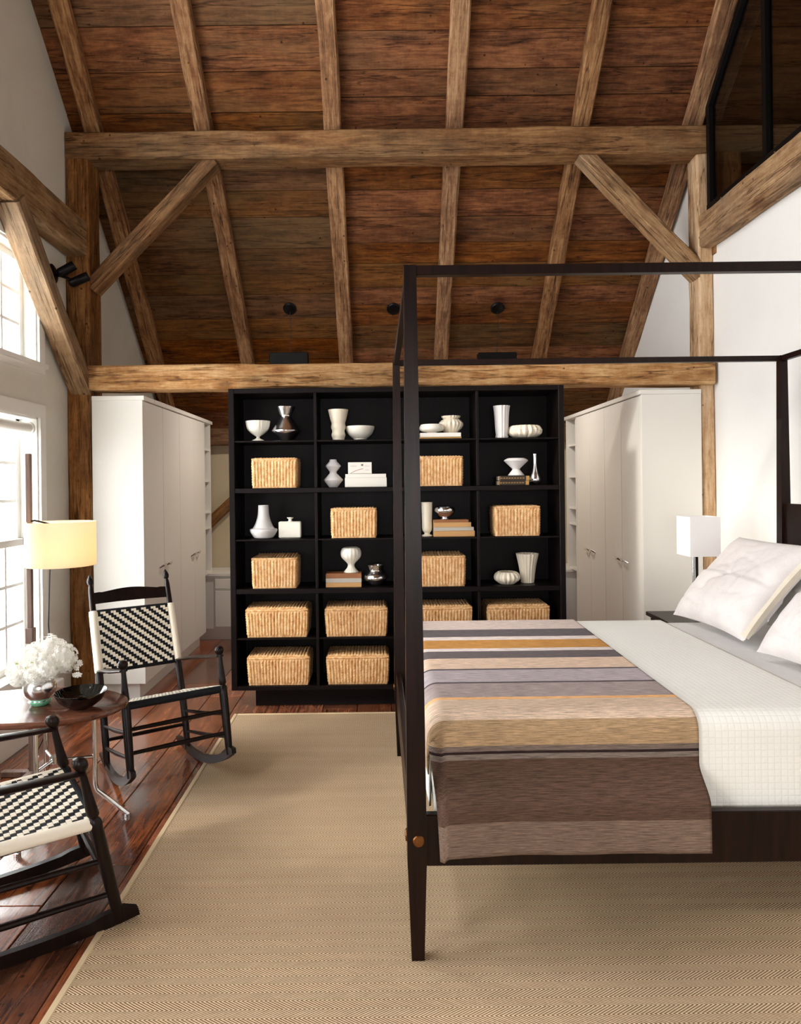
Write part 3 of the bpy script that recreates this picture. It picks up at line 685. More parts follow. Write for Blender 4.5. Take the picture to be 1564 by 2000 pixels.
# ------------------------------------------------------------------ white cabinets
def handle(parent, y, sx, z, X):
    m = MB().sweep([(X, y-.055, z-.012), (X+sx*.022, y-.03, z+.004), (X+sx*.026, y, z-.003), (X+sx*.022, y+.03, z+.006), (X+sx*.012, y+.055, z-.008)], [.005,.009,.006,.009,.004], 8)
    obj('handle', m, M_chrome, parent)
def cabinet(sx, X, Xw, label, seams):
    """sx=+1: doors face +X (left cabinet)"""
    o = thing('built_in_cabinet', label, 'cabinet', (0, 0, 0))
    Y0, Y1, Z0, Z1 = 4.63 if sx < 0 else 4.62, seams[-1], .115, 2.04
    a, b = min(X-sx*.02, Xw), max(X-sx*.02, Xw)
    xa = -1.90 if sx > 0 else X+.02
    body = MB()
    if sx > 0:
        body.box(Xw, X-.022, 4.82, 6.24, Z0, Z1-.02); body.box(-1.915, X-.022, Y0, 4.82, Z0, Z1-.02)
    else:
        body.box(X+.022, Xw, 4.80, 6.24, Z0, Z1-.02); body.box(X+.022, 2.18, Y0, 4.80, Z0, Z1-.02)
    obj('carcass', body, M_cab, o, smooth=False)
    e0, e1 = (-1.915, X) if sx > 0 else (X, 2.18)
    obj('end_panel', MB().cbox(e0, e1, Y0-.02, Y0, Z0, Z1, .0025), M_cab, o)
    c0, c1 = (Xw, X+.012) if sx > 0 else (X-.012, Xw)
    q0, q1 = (-1.915, X+.012) if sx > 0 else (X-.012, 2.18)
    obj('cornice', MB().cbox(q0, q1, Y0-.024, 4.81, Z1-.02, Z1+.012, .003).cbox(c0, c1, 4.81, 6.50, Z1-.02, Z1+.012, .003), M_cab, o)
    obj('toe_kick', MB().box(e0+(.0 if sx > 0 else .06), e1-(.06 if sx > 0 else 0), Y0+.04, 6.22, .0, Z0), M_cab, o, smooth=False)
    ys_ = [Y0]+seams
    hp = {1: 1, 2: 3}
    for i in range(len(ys_)-1):
        y0, y1 = ys_[i]+.0022, ys_[i+1]-.0022
        d = obj('door', MB().cbox(*( (X-.02, X) if sx > 0 else (X, X+.02)), y0, y1, Z0+.004, Z1-.024, .002), M_cab, o)
        handle(d, (y1-.06) if i % 2 == 0 else (y0+.06), sx, .868, X)
    # open shelves at the far end
    s0, s1 = (Xw, X) if sx > 0 else (X, Xw)
    ys0 = seams[-1]+.002
    obj('open_shelf_back', MB().box(*((s0, s0+.02) if sx > 0 else (s1-.02, s1)), ys0, 6.46, .63, Z1-.02), M_cabin, o, smooth=False)
    fx0, fx1 = (X-.35, X) if sx > 0 else (X, X+.35)
    for y in (ys0, 6.44): obj('stile', MB().box(fx0, fx1, y, y+.02, .63, Z1-.02), M_cab, o, smooth=False)
    for z in (.63, 1.045, 1.19, 1.48, 1.77): obj('shelf', MB().box(fx0+.02, fx1-.004, ys0+.02, 6.44, z, z+.018), M_cab, o, smooth=False)
cabinet(1, -1.573, XL+.005, 'tall white cabinet with four flat doors along the left wall', [5.03, 5.45, 5.86, 6.22])
cabinet(-1, 1.776, XR-.005, 'tall white cabinet with flat doors along the right wall', [5.0, 5.37, 5.74, 6.12])
lc = thing('low_cabinet', 'low cream drawer and door cabinet along the back wall behind the bookcase', 'cabinet', (0, 6.38, 0))
obj('body', MB().box(XL+.01, XR-.01, .02, .46, .11, .60).box(XL+.01, XR-.01, .06, .46, 0, .11), M_cab, lc, smooth=False)
obj('top', MB().cbox(XL+.01, XR-.01, 0, .49, .60, .628, .003), M_cab, lc)
xs = [-1.53, -.98, -.43, .12, .67, 1.22]
for i, x in enumerate(xs):
    dr = obj('drawer', MB().cbox(x, x+.50, .004, .02, .485, .575, .003), M_cab, lc)
    obj('cup_pull', MB().sweep([(x+.21, -.004, .535), (x+.25, -.012, .54), (x+.29, -.004, .535)], .009, 8), M_seam, dr)
    if i < 5: obj('door', MB().cbox(x, x+.50, .004, .02, .13, .465, .003), M_cab, lc)
    else:
        for z in (.13, .305): obj('drawer', MB().cbox(x, x+.50, .004, .02, z, z+.16, .003), M_cab, lc)

# ------------------------------------------------------------------ ceiling canopies and hanging shades
M_diff = mat('lamp_diffuser', (1,1,1,1)); M_diff.node_tree.nodes['Principled BSDF'].inputs['Emission Color'].default_value = (1,.9,.8,1); M_diff.node_tree.nodes['Principled BSDF'].inputs['Emission Strength'].default_value = 8
def pendant(px, py, lb):
    v = PY-(py+TH*(px-PX)); Y = (4.02+SL*4.6-CH)/(v/F+SL); X, z = W(px, py, Y)
    o = thing('pendant_light', lb, 'pendant light', (X, Y, z), group='black pendant lights behind the bookcase')
    obj('canopy', MB().lathe([(.055, 0), (.056, -.012), (.046, -.022), (.02, -.026), (.001, -.027)], 28, M=Matrix.Rotation(-AL, 4, 'X')), M_black, o)
    zz = W(px, 690, Y)[1]-z-.13
    obj('cord', MB().sweep([(0, 0, -.02), (.008, 0, -.2), (-.008, 0, zz+.18), (-.006, 0, zz+.12)], .0022, 6), M_cord, o)
    s = obj('shade', MB().cbox(-.17, .15, -.05, .05, zz, zz+.13, .004), M_black, o)
    obj('diffuser', MB().box(-.15, .13, -.035, .035, zz-.002, zz+.001), M_diff, s, smooth=False)  # glowing plate added to go with the fill light below
    l = bpy.data.lights.new('pendant_fill', 'AREA'); l.shape = 'RECTANGLE'; l.size = .28; l.size_y = .07; l.energy = 15; l.color = (1, .9, .8)  # fill light added under the shade to brighten the cabinet doors
    lo = bpy.data.objects.new('pendant_fill', l); C.objects.link(lo); lo.location = (X-.01, Y, z+zz-.006)
pendant(566, 602, 'black flat pendant light hanging above the left half of the bookcase')
pendant(971, 601, 'black flat pendant light hanging behind the right half of the bookcase')
X, z = W(768, 601, 5.77)
cn = obj('ceiling_canopy', MB().lathe([(.055, 0), (.056, -.012), (.046, -.022), (.02, -.026), (.001, -.027)], 28, M=Matrix.Rotation(-AL, 4, 'X')), M_black); cn.location = (X, 5.77, zb(5.77)); tag(cn, 'small round black ceiling canopy beside the bed canopy corner', 'ceiling canopy')

# ------------------------------------------------------------------ wall spotlight
X, z = W(107, 540, 4.44)
sp_ = thing('wall_spotlight', 'black double wall spotlight between the brace and the left corner post', 'spotlight', (XL, 4.40, z))
obj('wall_plate', MB().lathe([(.065, 0), (.067, .01), (.05, .022), (.02, .028), (.001, .028)], 24, M=Matrix.Rotation(PI/2, 4, 'Y')), M_black, sp_)
obj('arm', MB().sweep([(.02, 0, 0), (.075, -.01, -.015), (.12, 0, -.03)], .009, 8), M_black, sp_)
for a, b in (((.05, -.02, -.005), (.15, .0, .06)), ((.10, .03, -.055), (.22, .04, 0.0))):
    A, B = Vector(a), Vector(b); d = (B-A).normalized(); L = (B-A).length
    h = obj('lamp_head', MB().sweep([A, A+d*.008, A+d*.02, A+d*(L-.004), B, B-d*.001, B-d*.03], [.012,.024,.030,.030,.028,.025,.02], 18), M_black, sp_)

# ------------------------------------------------------------------ floor lamp
LX, LY = W(58, 1100, 3.42)[0], 3.42
fl_ = thing('floor_lamp', 'slim wooden floor lamp with pale drum shade beside the left window', 'lamp', (LX, LY, 0))
zt_ = W(58, 886, LY)[1]
obj('pole', MB().cbox(-.012, .012, -.012, .012, .03, zt_, .002), M_pole, fl_)
obj('joint_block', MB().cbox(-.019, .019, -.019, .019, W(58, 1258, LY)[1], W(58, 1226, LY)[1], .002), M_pole, fl_)
obj('base', MB().cbox(-.15, .15, -.018, .018, .001, .03, .003).cbox(-.018, .018, -.15, .15, .001, .029, .003), M_pole, fl_)
sx_ = W(119, 1060, LY)[0]-LX; z1, z0 = W(119, 1019, LY)[1], W(119, 1104, LY)[1]; rs = 64.5*LY/F
s = obj('lamp_shade', MB().lathe([(rs, z0), (rs, z1), (rs-.002, z1), (rs-.002, z0), (rs, z0)], 56, cx=sx_), M_shade, fl_)
s.data.polygons.foreach_set('use_smooth', [True]*len(s.data.polygons))
obj('shade_arm', MB().sweep([(0, 0, z1+.002), (.03, -.006, z1+.008), (.085, -.012, z1-.004), (sx_, 0, z1-.03)], .0045, 8), M_black, fl_)
obj('cord', MB().sweep([(sx_-.055, 0, z0+.02), (sx_-.06, 0, z0-.1), (sx_-.072, .01, z0-.3), (sx_-.06, .02, z0-.55), (sx_-.10, .03, z0-.85), (-.02, .0, .035)], .0032, 8), M_cord, fl_)
M_bulb = mat('warm_bulb', (1, .9, .7, 1), .4); nb = M_bulb.node_tree.nodes['Principled BSDF']; nb.inputs['Emission Color'].default_value = (1, .78, .45, 1); nb.inputs['Emission Strength'].default_value = 6
obj('bulb', MB().lathe([(.001, -.03), (.02, -.02), (.027, 0), (.02, .02), (.012, .045), (.001, .05)], 16, cx=sx_, z0=(z0+z1)/2), M_bulb, fl_)
pt = bpy.data.lights.new('lamp_glow', 'POINT'); pt.energy = 2.6; pt.color = (1, .78, .5); pt.shadow_soft_size = .05
po = bpy.data.objects.new('lamp_glow', pt); C.objects.link(po); po.location = (LX+sx_, LY, (z0+z1)/2-.05)

# ------------------------------------------------------------------ oval side table
TZ = .52; TX, TY = -1.48, 2.91
tb = thing('side_table', 'oval dark wood side table on bent chrome legs between the rocking chairs', 'table', (TX, TY, 0))
obj('tabletop', MB().lathe([(.001, TZ-.028), (.955, TZ-.028), (.985, TZ-.022), (1, TZ-.012), (.995, TZ-.003), (.98, TZ), (.001, TZ)], 80, sx=.40, sy=.245), M_tabletop, tb)
lx = [(.24, .06, 1), (.065, -.10, 0), (-.005, .13, 0)]
cj = (.075, .03)
for i, (x, y, _) in enumerate(lx):
    d = Vector((x-cj[0], y-cj[1], 0)).normalized()
    obj('leg', MB().sweep([Vector((x, y, TZ-.03)), Vector((x, y, .15)), Vector((x, y, .125))+d*.008, Vector((x, y, .008))+d*.135], .0098, 14), M_chrome, tb)
    obj('crossbar', MB().sweep([(x, y, .27), (cj[0], cj[1], .27)], .0075, 10), M_chrome, tb)
    obj('foot', MB().sweep([Vector((x, y, .0))+d*.132, Vector((x, y, .012))+d*.132], .013, 12), M_chrome, tb)
obj('hub', MB().sweep([(cj[0], cj[1], .255), (cj[0], cj[1], .285)], .016, 14), M_chrome, tb)
# bowl
X, Y = -1.244, 2.847
bo = obj('fruit_bowl', MB().lathe([(.001, 0), (.034, 0), (.036, .004), (.055, .010), (.085, .034), (.103, .066), (.1045, .07), (.1015, .07), (.080, .036), (.05, .016), (.001, .012)], 56), M_bglass)
bo.location = (X, Y, TZ+.001); tag(bo, 'shallow black glazed bowl on the oval side table', 'bowl')
# vase
VX, VY = -1.44, 2.90
vs = thing('globe_vase', 'mirrored glass globe vase holding white flowers on the side table', 'vase', (VX, VY, TZ+.001))
pr = [(.001, .002), (.03, 0), (.036, .004)]
M_green = mat('green_glass_base', srgb(120,190,150), .06, 0, .8)
obj('base', MB().lathe([(.001, 0), (.032, 0), (.040, .006), (.046, .016), (.04, .018), (.001, .018)], 40), M_green, vs)
obj('globe', MB().lathe([(.040, .016)]+[(.066*math.cos(a), .072+.062*math.sin(a)) for a in [R(-58+k*8) for k in range(17)]]+[(.028, .134), (.026, .133), (.024, .12)], 48), M_silver, vs)
# hydrangea
fb = thing('flower_bouquet', 'full white hydrangea flowers in the globe vase on the side table', 'flowers', (VX+.015, VY, TZ+.14))
M_petal = mat('white_petal', srgb(253,252,247), .7, **{'Subsurface Weight': 0}); t = NT(M_petal); tr = t.n('ShaderNodeBsdfTranslucent'); tr.inputs[0].default_value = srgb(255,253,248); mx = t.n('ShaderNodeMixShader'); mx.inputs[0].default_value = .45
t.l(t.b.outputs[0], mx.inputs[1]); t.l(tr.outputs[0], mx.inputs[2]); t.l(mx.outputs[0], t.t.nodes['Material Output'].inputs[0])
M_leafg = mat('pale_green_bud', srgb(176,190,110), .6)
def floret(mb, c, n, s):
    n = n.normalized(); a = n.orthogonal().normalized(); a.rotate(Matrix.Rotation(random.random()*6.28, 3, n)); b = n.cross(a)
    for k in range(4):
        q = k*PI/2; d = a*math.cos(q)+b*math.sin(q); e = n.cross(d)
        i = len(mb.v); mb.v += [c.copy(), c+d*s*.55+e*s*.42+n*s*.22, c+d*s*1.05+n*s*.12, c+d*s*.55-e*s*.42+n*s*.22]; mb.f.append([i, i+1, i+2, i+3])
heads = [((-.085,0,.015),.06),((-.03,-.02,.055),.065),((.03,0,.085),.066),((.085,.0,.055),.058),((.04,-.05,.03),.05),((-.05,.03,.05),.055),((-.1,-.01,-.015),.042),((.0,-.055,.01),.045),((.02,.05,.05),.055)]
for c, r in heads:
    mb = MB()
    mb.lathe([(.001, -r*.82), (r*.5, -r*.68), (r*.8, -r*.2), (r*.8, r*.2), (r*.5, r*.68), (.001, r*.82)], 12, M=Matrix.Translation(c))
    for k in range(150):
        n = Vector((random.gauss(0,1), random.gauss(0,1), random.gauss(0,1))).normalized(); floret(mb, Vector(c)+n*r*random.uniform(.82, 1.06)*1.05, n+Vector((random.uniform(-.4,.4),)*3), random.uniform(.009, .0125))
    obj('flower_head', mb, M_petal, fb, smooth=False)
for c in ((.14, 0, .015), (.155, -.01, -.01), (.132, .0, -.018), (.15, .01, .03)):
    mb = MB()
    for k in range(6): floret(mb, Vector(c)+Vector((random.uniform(-.006,.006), random.uniform(-.006,.006), random.uniform(-.006,.006))), Vector((random.gauss(0,1), -1, random.gauss(0,1))), .011)
    obj('floret', mb, M_petal, fb, smooth=False)
mb = MB()
for k in range(12):
    c = Vector((random.uniform(-.08,.07), random.uniform(-.09,-.05), random.uniform(.0,.07))); mb.lathe([(.001,-.004),(.004,0),(.001,.004)], 6, M=Matrix.Translation(c))
obj('green_bud', mb, M_leafg, fb)
mb = MB()
for c, r in heads[:6]: mb.sweep([(c[0]*.1, c[1]*.1, -.08), (c[0]*.3, c[1]*.3, -.01), c], .002, 6)
mb.sweep([(0,0,-.05), (.08,0,.03), (.145,0,.01)], .0016, 6)
obj('stem', mb, M_leafg, fb)

# ------------------------------------------------------------------ rocking chairs
WF, WB, D, HS, HA, HB, LEAN, PT, PB, ZR = .452, .412, .557, .368, .559, 1.061, .178, .861, .531, .075
def weave(quad, nu, nv, pattern, hgt, nrm, want):
    """quad(u,v)->Vector; one colour's crossings as little raised pads"""
    mb = MB()
    for i in range(nu):
        for j in range(nv):
            if pattern(i, j) != want: continue
            n = len(mb.v); e = .06 if want else .12
            for (a, b, h) in ((0,0,0),(1,0,0),(1,1,0),(0,1,0),(e,e,1),(1-e,e,1),(1-e,1-e,1),(e,1-e,1)):
                mb.v.append(quad((i+a)/nu, (j+b)/nv)+nrm*(hgt*h+.0003*h*(1 if want else 0)))
            mb.f += [[n+4,n+5,n+6,n+7],[n,n+1,n+5,n+4],[n+1,n+2,n+6,n+5],[n+2,n+3,n+7,n+6],[n+3,n,n+4,n+7]]
    return mb
def rocking_chair(label, shear=0, b0=.02, rad=.9):
    o0 = set(bpy.data.meshes)
    o = thing('rocking_chair', label, 'rocking chair', group='ladder back rocking chairs with woven tape')
    BL = lambda z: -D/2-LEAN*max(0, z-.3)
    for s in (1, -1):
        # front post: thick leg, turned baluster above the seat, ball finial
        x = s*WF/2
        pr = [(.075,.016),(.20,.019),(.36,.020),(.385,.020),(.395,.013),(.405,.0185),(.43,.0165),(.47,.0135),(.52,.011),(HA-.022,.0115),(HA-.016,.017),(HA-.006,.022),(HA+.006,.022),(HA+.016,.016),(HA+.021,.004)]
        obj('front_post', MB().sweep([(x, D/2, z) for z, r in pr], [r for z, r in pr], 16), M_chair, o)
        x = s*WB/2
        pr = [(.075,.015),(.20,.018),(.36,.0185),(.55,.018),(.80,.0165),(.97,.0145),(.995,.012),(1.003,.009),(1.010,.0145),(1.022,.0175),(1.035,.015),(1.052,.008),(HB,.002)]
        obj('rear_post', MB().sweep([(x, BL(z), z) for z, r in pr], [r for z, r in pr], 16), M_chair, o)
        # arm: flat curved board from the rear post to the ball
        za = HA-.028
        P = [(s*WB/2, BL(za)+.01, za+.012), (s*(WB/2+.008), -.12, za+.012), (s*(WF/2+.004), .08, za+.004), (s*WF/2, D/2+.004, za)]
        pts_ = []
        for i in range(13):
            t_ = i/12*3; k = min(int(t_), 2); f = t_-k
            pts_.append(Vector(P[k]).lerp(Vector(P[k+1]), f))
        obj('arm', MB().sweep(pts_, [.014+.007*math.sin(PI*i/12) for i in range(13)], 12, flat=(1.35, .5)), M_chair, o)
        # rocker blade
        xr = s*(WF/2+WB/2)/2
        pr = []
        n = 22; y0, y1 = -.42, .335
        lo, hi = [], []
        for i in range(n+1):
            y = y0+(y1-y0)*i/n; b = b0+y*y/(2*rad); e = min((y-y0), (y1-y))
            th_ = .036 if abs(y) < .32 else .036*max(.45, min(1, e/.08+.35))
            if y > .2: th_ += .006
            lo.append((y, b)); hi.append((y, b+th_))
        mb = MB(); pl_ = lo+hi[::-1]
        base = 0
        for X_ in (-.011, .011):
            for y, z in pl_: mb.v.append(Vector((xr+X_+s*(WF-WB)/4*(y/(D/2)), y, z)))
        k = len(pl_)
        for i in range(n):
            mb.f.append([i, i+1, k-2-i, k-1-i]); mb.f.append([k+i+1, k+i, 2*k-1-i, 2*k-2-i])
        for i in range(k): j = (i+1) % k; mb.f.append([i, k+i, k+j, j])
        obj('rocker', mb, M_chair, o)
        for z in (.155, .26):
            obj('side_stretcher', MB().sweep([(s*WB/2, -D/2, z+.01), (s*(WB+WF)/4, 0, z), (s*WF/2, D/2, z)], [.0075,.0105,.0075], 10), M_chair, o)
    for z in (.175, .275):
        obj('front_stretcher', MB().sweep([(-WF/2, D/2, z), (0, D/2, z), (WF/2, D/2, z)], [.0085,.011,.0085], 10), M_chair, o)
    obj('rear_stretcher', MB().sweep([(-WB/2, -D/2, .2), (0, -D/2, .2), (WB/2, -D/2, .2)], [.0085,.011,.0085], 10), M_chair, o)
    # top slat: arched upper edge, bowed backwards
    mb = MB(); n = 24
    for side in (0, 1):
        for i in range(n+1):
            u = -1+2*i/n; x = u*(WB/2-.008); bow = -.022*(1-u*u)
            topz = .955+.022*math.cos(PI*u/2)**1.5+ (.004 if abs(u) > .8 else 0); botz = .897+.006*(1-u*u)
            for z in (botz, topz): mb.v.append(Vector((x, BL(z)+bow+(.005 if side else -.005), z)))
    m2 = 2*(n+1)
    for i in range(n):
        a = 2*i; mb.f += [[a, a+2, a+3, a+1], [m2+a, m2+a+1, m2+a+3, m2+a+2], [a+1, a+3, m2+a+3, m2+a+1], [a, m2+a, m2+a+2, a+2]]
    mb.f += [[0, 1, m2+1, m2], [2*n, m2+2*n, m2+2*n+1, 2*n+1]]
    obj('top_slat', mb, M_chair, o)
    # woven back panel
    fw = Vector((0, 1, LEAN)).normalized()
    def bq(u, v, off=.0):
        z = PB+.012+(PT-PB-.024)*v; return Vector(((u-.5)*(WB-.012), BL(z), z))+fw*(.014+off)
    def bqb(u, v):
        z = PB+.012+(PT-PB-.024)*v; return Vector(((u-.5)*(WB-.012), BL(z), z))-fw*.014
    pat = lambda i, j: ((i-j) % 4) < 2
    obj('back_panel_core', MB().grid(1, 1, lambda u, v: bq(u, v, -.0008)).grid(1, 1, bqb), M_blk, o, smooth=False)
    obj('back_cream_weave', weave(bq, 30, 25, lambda i, j: not pat(i, j) or i < 1 or i > 28, .0028, fw, True), M_cream, o, smooth=False, kind='stuff')
    obj('back_black_weave', weave(bq, 30, 25, lambda i, j: not pat(i, j) or i < 1 or i > 28, .0022, fw, False), M_blk, o, smooth=False, kind='stuff')
    for s in (1, -1):
        zs_ = [PB+.004+(PT-PB-.008)*i/14 for i in range(15)]
        obj('back_cream_edge', MB().sweep([(s*WB/2, BL(z)+.0, z) for z in zs_], [.0225+.0006*(i % 2) for i in range(15)], 14), M_cream, o)
    for z in (PB+.012, PT-.012): obj('back_rail', MB().sweep([(-WB/2+.012, BL(z), z), (WB/2-.012, BL(z), z)], .0155, 12), M_blk, o)
    # woven seat
    ya, yb = -D/2+.012, D/2-.008; zf = HS+.008; zk = HS-.004
    def sq(u, v, off=0):
        y = ya+(yb-ya)*v; w_ = (WB+(WF-WB)*v)-.014; dip = -.012*math.sin(PI*u)*math.sin(PI*v)
        return Vector(((u-.5)*w_, y, zk+(zf-zk)*v+dip+.014))
    obj('seat_core', MB().grid(8, 8, lambda u, v: sq(u, v)-Vector((0, 0, .001))).grid(8, 8, lambda u, v: sq(u, v)-Vector((0, 0, .026))), M_blk, o)
    pat2 = lambda i, j: ((i+j) % 4) < 1.5
    obj('seat_cream_weave', weave(sq, 30, 34, lambda i, j: not pat2(i, j), .0028, Vector((0,0,1)), True), M_cream, o, smooth=False, kind='stuff')
    obj('seat_black_weave', weave(sq, 30, 34, lambda i, j: not pat2(i, j), .0024, Vector((0,0,1)), False), M_blk, o, smooth=False, kind='stuff')
    for s in (1, -1): obj('seat_cream_edge', MB().sweep([(s*(WB/2-.002), ya, zk), (s*(WF/2-.002), yb, zf)], .0185, 14), M_cream, o)
    obj('seat_front_rail', MB().sweep([(-WF/2+.01+(WF-.02)*i/40, yb+.006, zf) for i in range(41)], [.017+.0008*(i % 2) for i in range(41)], 12), M_blk, o)
    obj('seat_rear_rail', MB().sweep([(-WB/2+.01, ya-.004, zk), (WB/2-.01, ya-.004, zk)], .016, 12), M_blk, o)
    if shear:                                                       # this chair's posts rake back from level rockers
        for me in set(bpy.data.meshes)-o0:
            for v in me.vertices: v.co.y -= shear*(v.co.z-.075)
    return o
K = 1.015
ch = rocking_chair('dark rocking chair with black and cream woven back facing the room beyond the side table')
ch2 = rocking_chair('dark rocking chair cut off at the left edge, nearest the camera, white woven seat', .215, .047, 2.4)
ch.matrix_world = Matrix.Translation((-1.045*K, 3.321*K, .0075)) @ Matrix.Rotation(-2.547, 4, 'Z') @ Matrix.Rotation(.243, 4, 'X') @ Matrix.Scale(K, 4)
ch2.matrix_world = Matrix.Translation((-1.250, 2.264, -.050)) @ Matrix.Rotation(-.966, 4, 'Z') @ Matrix.Scale(1.09, 4)

# ------------------------------------------------------------------ canopy bed
BXL, BXR, BYN, BYF, BZ = .103, 2.128, 2.058, 3.60, 2.085
bd = thing('canopy_bed', 'dark brown four poster canopy bed with slim tapered posts', 'bed', (0, 0, 0))
def bpost(x, y):
    pr = [(.014, .019), (.29, .0275), (.30, .0285), (.47, .0285), (.72, .0275), (1.3, .0235), (BZ, .0185)]
    mb = MB(); c = .0016
    for z, r in pr:
        for a, b in ((-1,-1),(1,-1),(1,1),(-1,1)): mb.v.append(Vector((x+a*r, y+b*r, z)))
    for i in range(len(pr)-1):
        for k in range(4): a = i*4+k; b = i*4+(k+1) % 4; mb.f.append([a, b, b+4, a+4])
    mb.f += [[3,2,1,0], [len(mb.v)-4+k for k in range(4)]]
    return mb
posts = {}
for x in (BXL, BXR):
    for y in (BYN, BYF): posts[x, y] = obj('post', bpost(x, y), M_bed, bd, ang=20)
for y in (BYN, BYF): obj('canopy_rail', MB().cbox(BXL+.018, BXR-.018, y-.014, y+.014, BZ-.029, BZ, .002), M_bed, bd)
for x in (BXL, BXR): obj('canopy_rail', MB().cbox(x-.014, x+.014, BYN+.018, BYF-.018, BZ-.029, BZ, .002), M_bed, bd)
obj('side_rail', MB().cbox(BXL+.026, BXR-.026, BYN-.020, BYN+.008, .295, .448, .003), M_bed, bd)
obj('side_rail', MB().cbox(BXL+.026, BXR-.026, BYF-.008, BYF+.020, .295, .448, .003), M_bed, bd)
obj('footboard_rail', MB().cbox(BXL-.020, BXL+.008, BYN+.026, BYF-.026, .295, .448, .003), M_bed, bd)
hb = [(BYF-.025, .40), (BYF-.025, 1.14), (BYF-.012-.02, 1.20), (BYF-.022, 1.31), (BYN+.022, 1.31), (BYN+.032, 1.20), (BYN+.025, 1.14), (BYN+.025, .40)]
obj('headboard', MB().prism(hb, 0, BXR-.012, BXR+.012), M_bed, bd, smooth=False)
mb = MB()
for i in range(7): y = BXL+.15+i*.29; mb.box(y, y+.07, BYN+.008, BYF-.008, .40, .42)
obj('slat', mb, M_bed, bd, kind='stuff')
for p, d in (((BXL+.005, BYN-.0285), 'y'), ((BXL-.0285, BYN+.01), 'x'), ((BXL-.0285, BYF-.01), 'x')):
    Mx = Matrix.Translation((p[0], p[1], .375)) @ (Matrix.Rotation(PI/2, 4, 'X') if d == 'y' else Matrix.Rotation(-PI/2, 4, 'Y'))
    par = posts[BXL, BYN if p[1] < 3 else BYF]
    obj('bolt_cover', MB().lathe([(.0175, 0), (.018, .002), (.015, .005), (.001, .0065)], 24, M=Mx), M_brass, par)
mt = obj('mattress', MB().cbox(BXL+.055, BXR-.02, BYN+.045, BYF-.045, .421, .705, .03), M_sheet); tag(mt, 'white mattress with sheet on the canopy bed', 'mattress')

ZT = .722
def drape(x0, x1, y0, y1, zt, r, foot, drop_near, drop_far, head, thick, sd, flare=0.0, droplen=None, wr=.0, nu=120, nv=150):
    """cloth lying on the mattress box: x0 foot edge, x1 its own head edge; hangs over foot, near and far edges.
       u runs along X (foot overhang first), v runs from near hem over the top to far hem"""
    Lx = foot+(x1-x0); Ly = drop_near+(y1-y0)+drop_far
    def fn(u, v):
        a = foot-u*Lx; sN = drop_near-v*Ly; sF = v*Ly-(drop_near+(y1-y0))
        x = x0+max(0, -a); a = max(0, a)
        b = max(0, sN, sF); y = y0+min(max(v*Ly-drop_near, 0), y1-y0); sy = -1 if sN > 0 else 1
        h = math.hypot(a, b); nx, ny = (0, 0) if h == 0 else (-a/h, sy*b/h)
        if b > .1: h = min(h, b*1.03)
        q = r*PI/2
        if h < q: ang = h/r; out = r*math.sin(ang); dz = r*(1-math.cos(ang))
        else: out = r; dz = r+(h-q)
        # corner of the box is rounded
        X_ = x+nx*out + (r if a > 0 or True else 0)*0; Y_ = y+ny*out
        q2 = max(0, min(1, (dz-.15)/.10)); fl = flare*q2*q2*(3-2*q2)
        Y_ += ny*fl*(1 if sN > 0 else 0)
        nzv = noise.noise_vector(Vector((X_*4+sd, Y_*4, dz*3)))
        k = wr*(1+2*min(1, dz*4))
        X_ += nx*nzv.x*k*2; Y_ += ny*nzv.y*k*1.2; Z = zt-dz+abs(nzv.z)*k*.6
        return (X_, Y_, Z)
    return fn, lambda u, v: (u*Lx, v*Ly)
def cloth(name, fn, uvf, m, nu, nv, th):
    o = obj(name, MB().grid(nu, nv, fn, uvf), m, ang=180)
    md = o.modifiers.new('solid', 'SOLIDIFY'); md.thickness = th; md.offset = 1
    return o
r_ = .045
fn, uf = drape(BXL+.055+r_-.004, 1.44, BYN+.045+r_-.004, BYF-.045-r_, ZT-.006, r_+.004, .30, .315, .30, 1.42, .004, 3, wr=.0012)
cv = cloth('coverlet', fn, uf, M_quilt, 110, 130, .006); tag(cv, 'white coverlet quilted in small squares on the bed', 'coverlet')
# striped blanket
BL0 = .42
x0, y0, y1 = BXL+.055+r_-.004, BYN+.045+r_-.004, BYF-.045-r_
Lb = BL0+(y1-y0)+.32
def vtop(py): Yq = zx(1000, py, ZT)[1]; return BL0+(Yq-y0)
def vside(py): z = W(1000, py, 2.03)[1]; return max(0.002, BL0-(ZT-z)-.059)
cols = [(0, (118,99,87)), (vside(1590), (88,68,57)), (vside(1483), (124,112,104)), (vside(1473), (50,38,38)), (vside(1469), (118,104,96)), (vside(1457), (172,144,112)),
        (vtop(1395)-.02, (214,190,168)), (vtop(1371), (236,184,128)), (vtop(1367), (168,154,152)), (vtop(1339), (92,84,88)), (vtop(1337), (184,174,178)), (vtop(1313), (90,84,88)), (vtop(1311), (226,200,178)),
        (vtop(1290), (112,104,106)), (vtop(1276), (226,216,214)), (vtop(1270), (198,146,84)), (vtop(1254), (228,216,212)), (vtop(1247), (108,102,106)), (vtop(1233), (218,202,196))]
fade = [(vtop(1395)+.015, (206,178,148))]
blanket_material([(max(0, min(1, a/Lb)), srgb(*c)) for a, c in cols], Lb)
fn, uf = drape(x0, .965, y0, y1, ZT+.004, r_+.014, .20, BL0, .32, .96, .006, 8, flare=.072, wr=.0018)
def fn2(u, v):
    p = Vector(fn(u, v)); p.x += .05*max(0, v-.25)*u; q = max(0, 1-v*Lb/BL0); p.z -= .014*q*max(0, 1-(p.x-.13)/.35)**2; return p
bk = cloth('blanket', fn2, uf, M_blank, 110, 160, .005); tag(bk, 'striped brown, grey and ochre wool blanket across the foot of the bed', 'blanket')

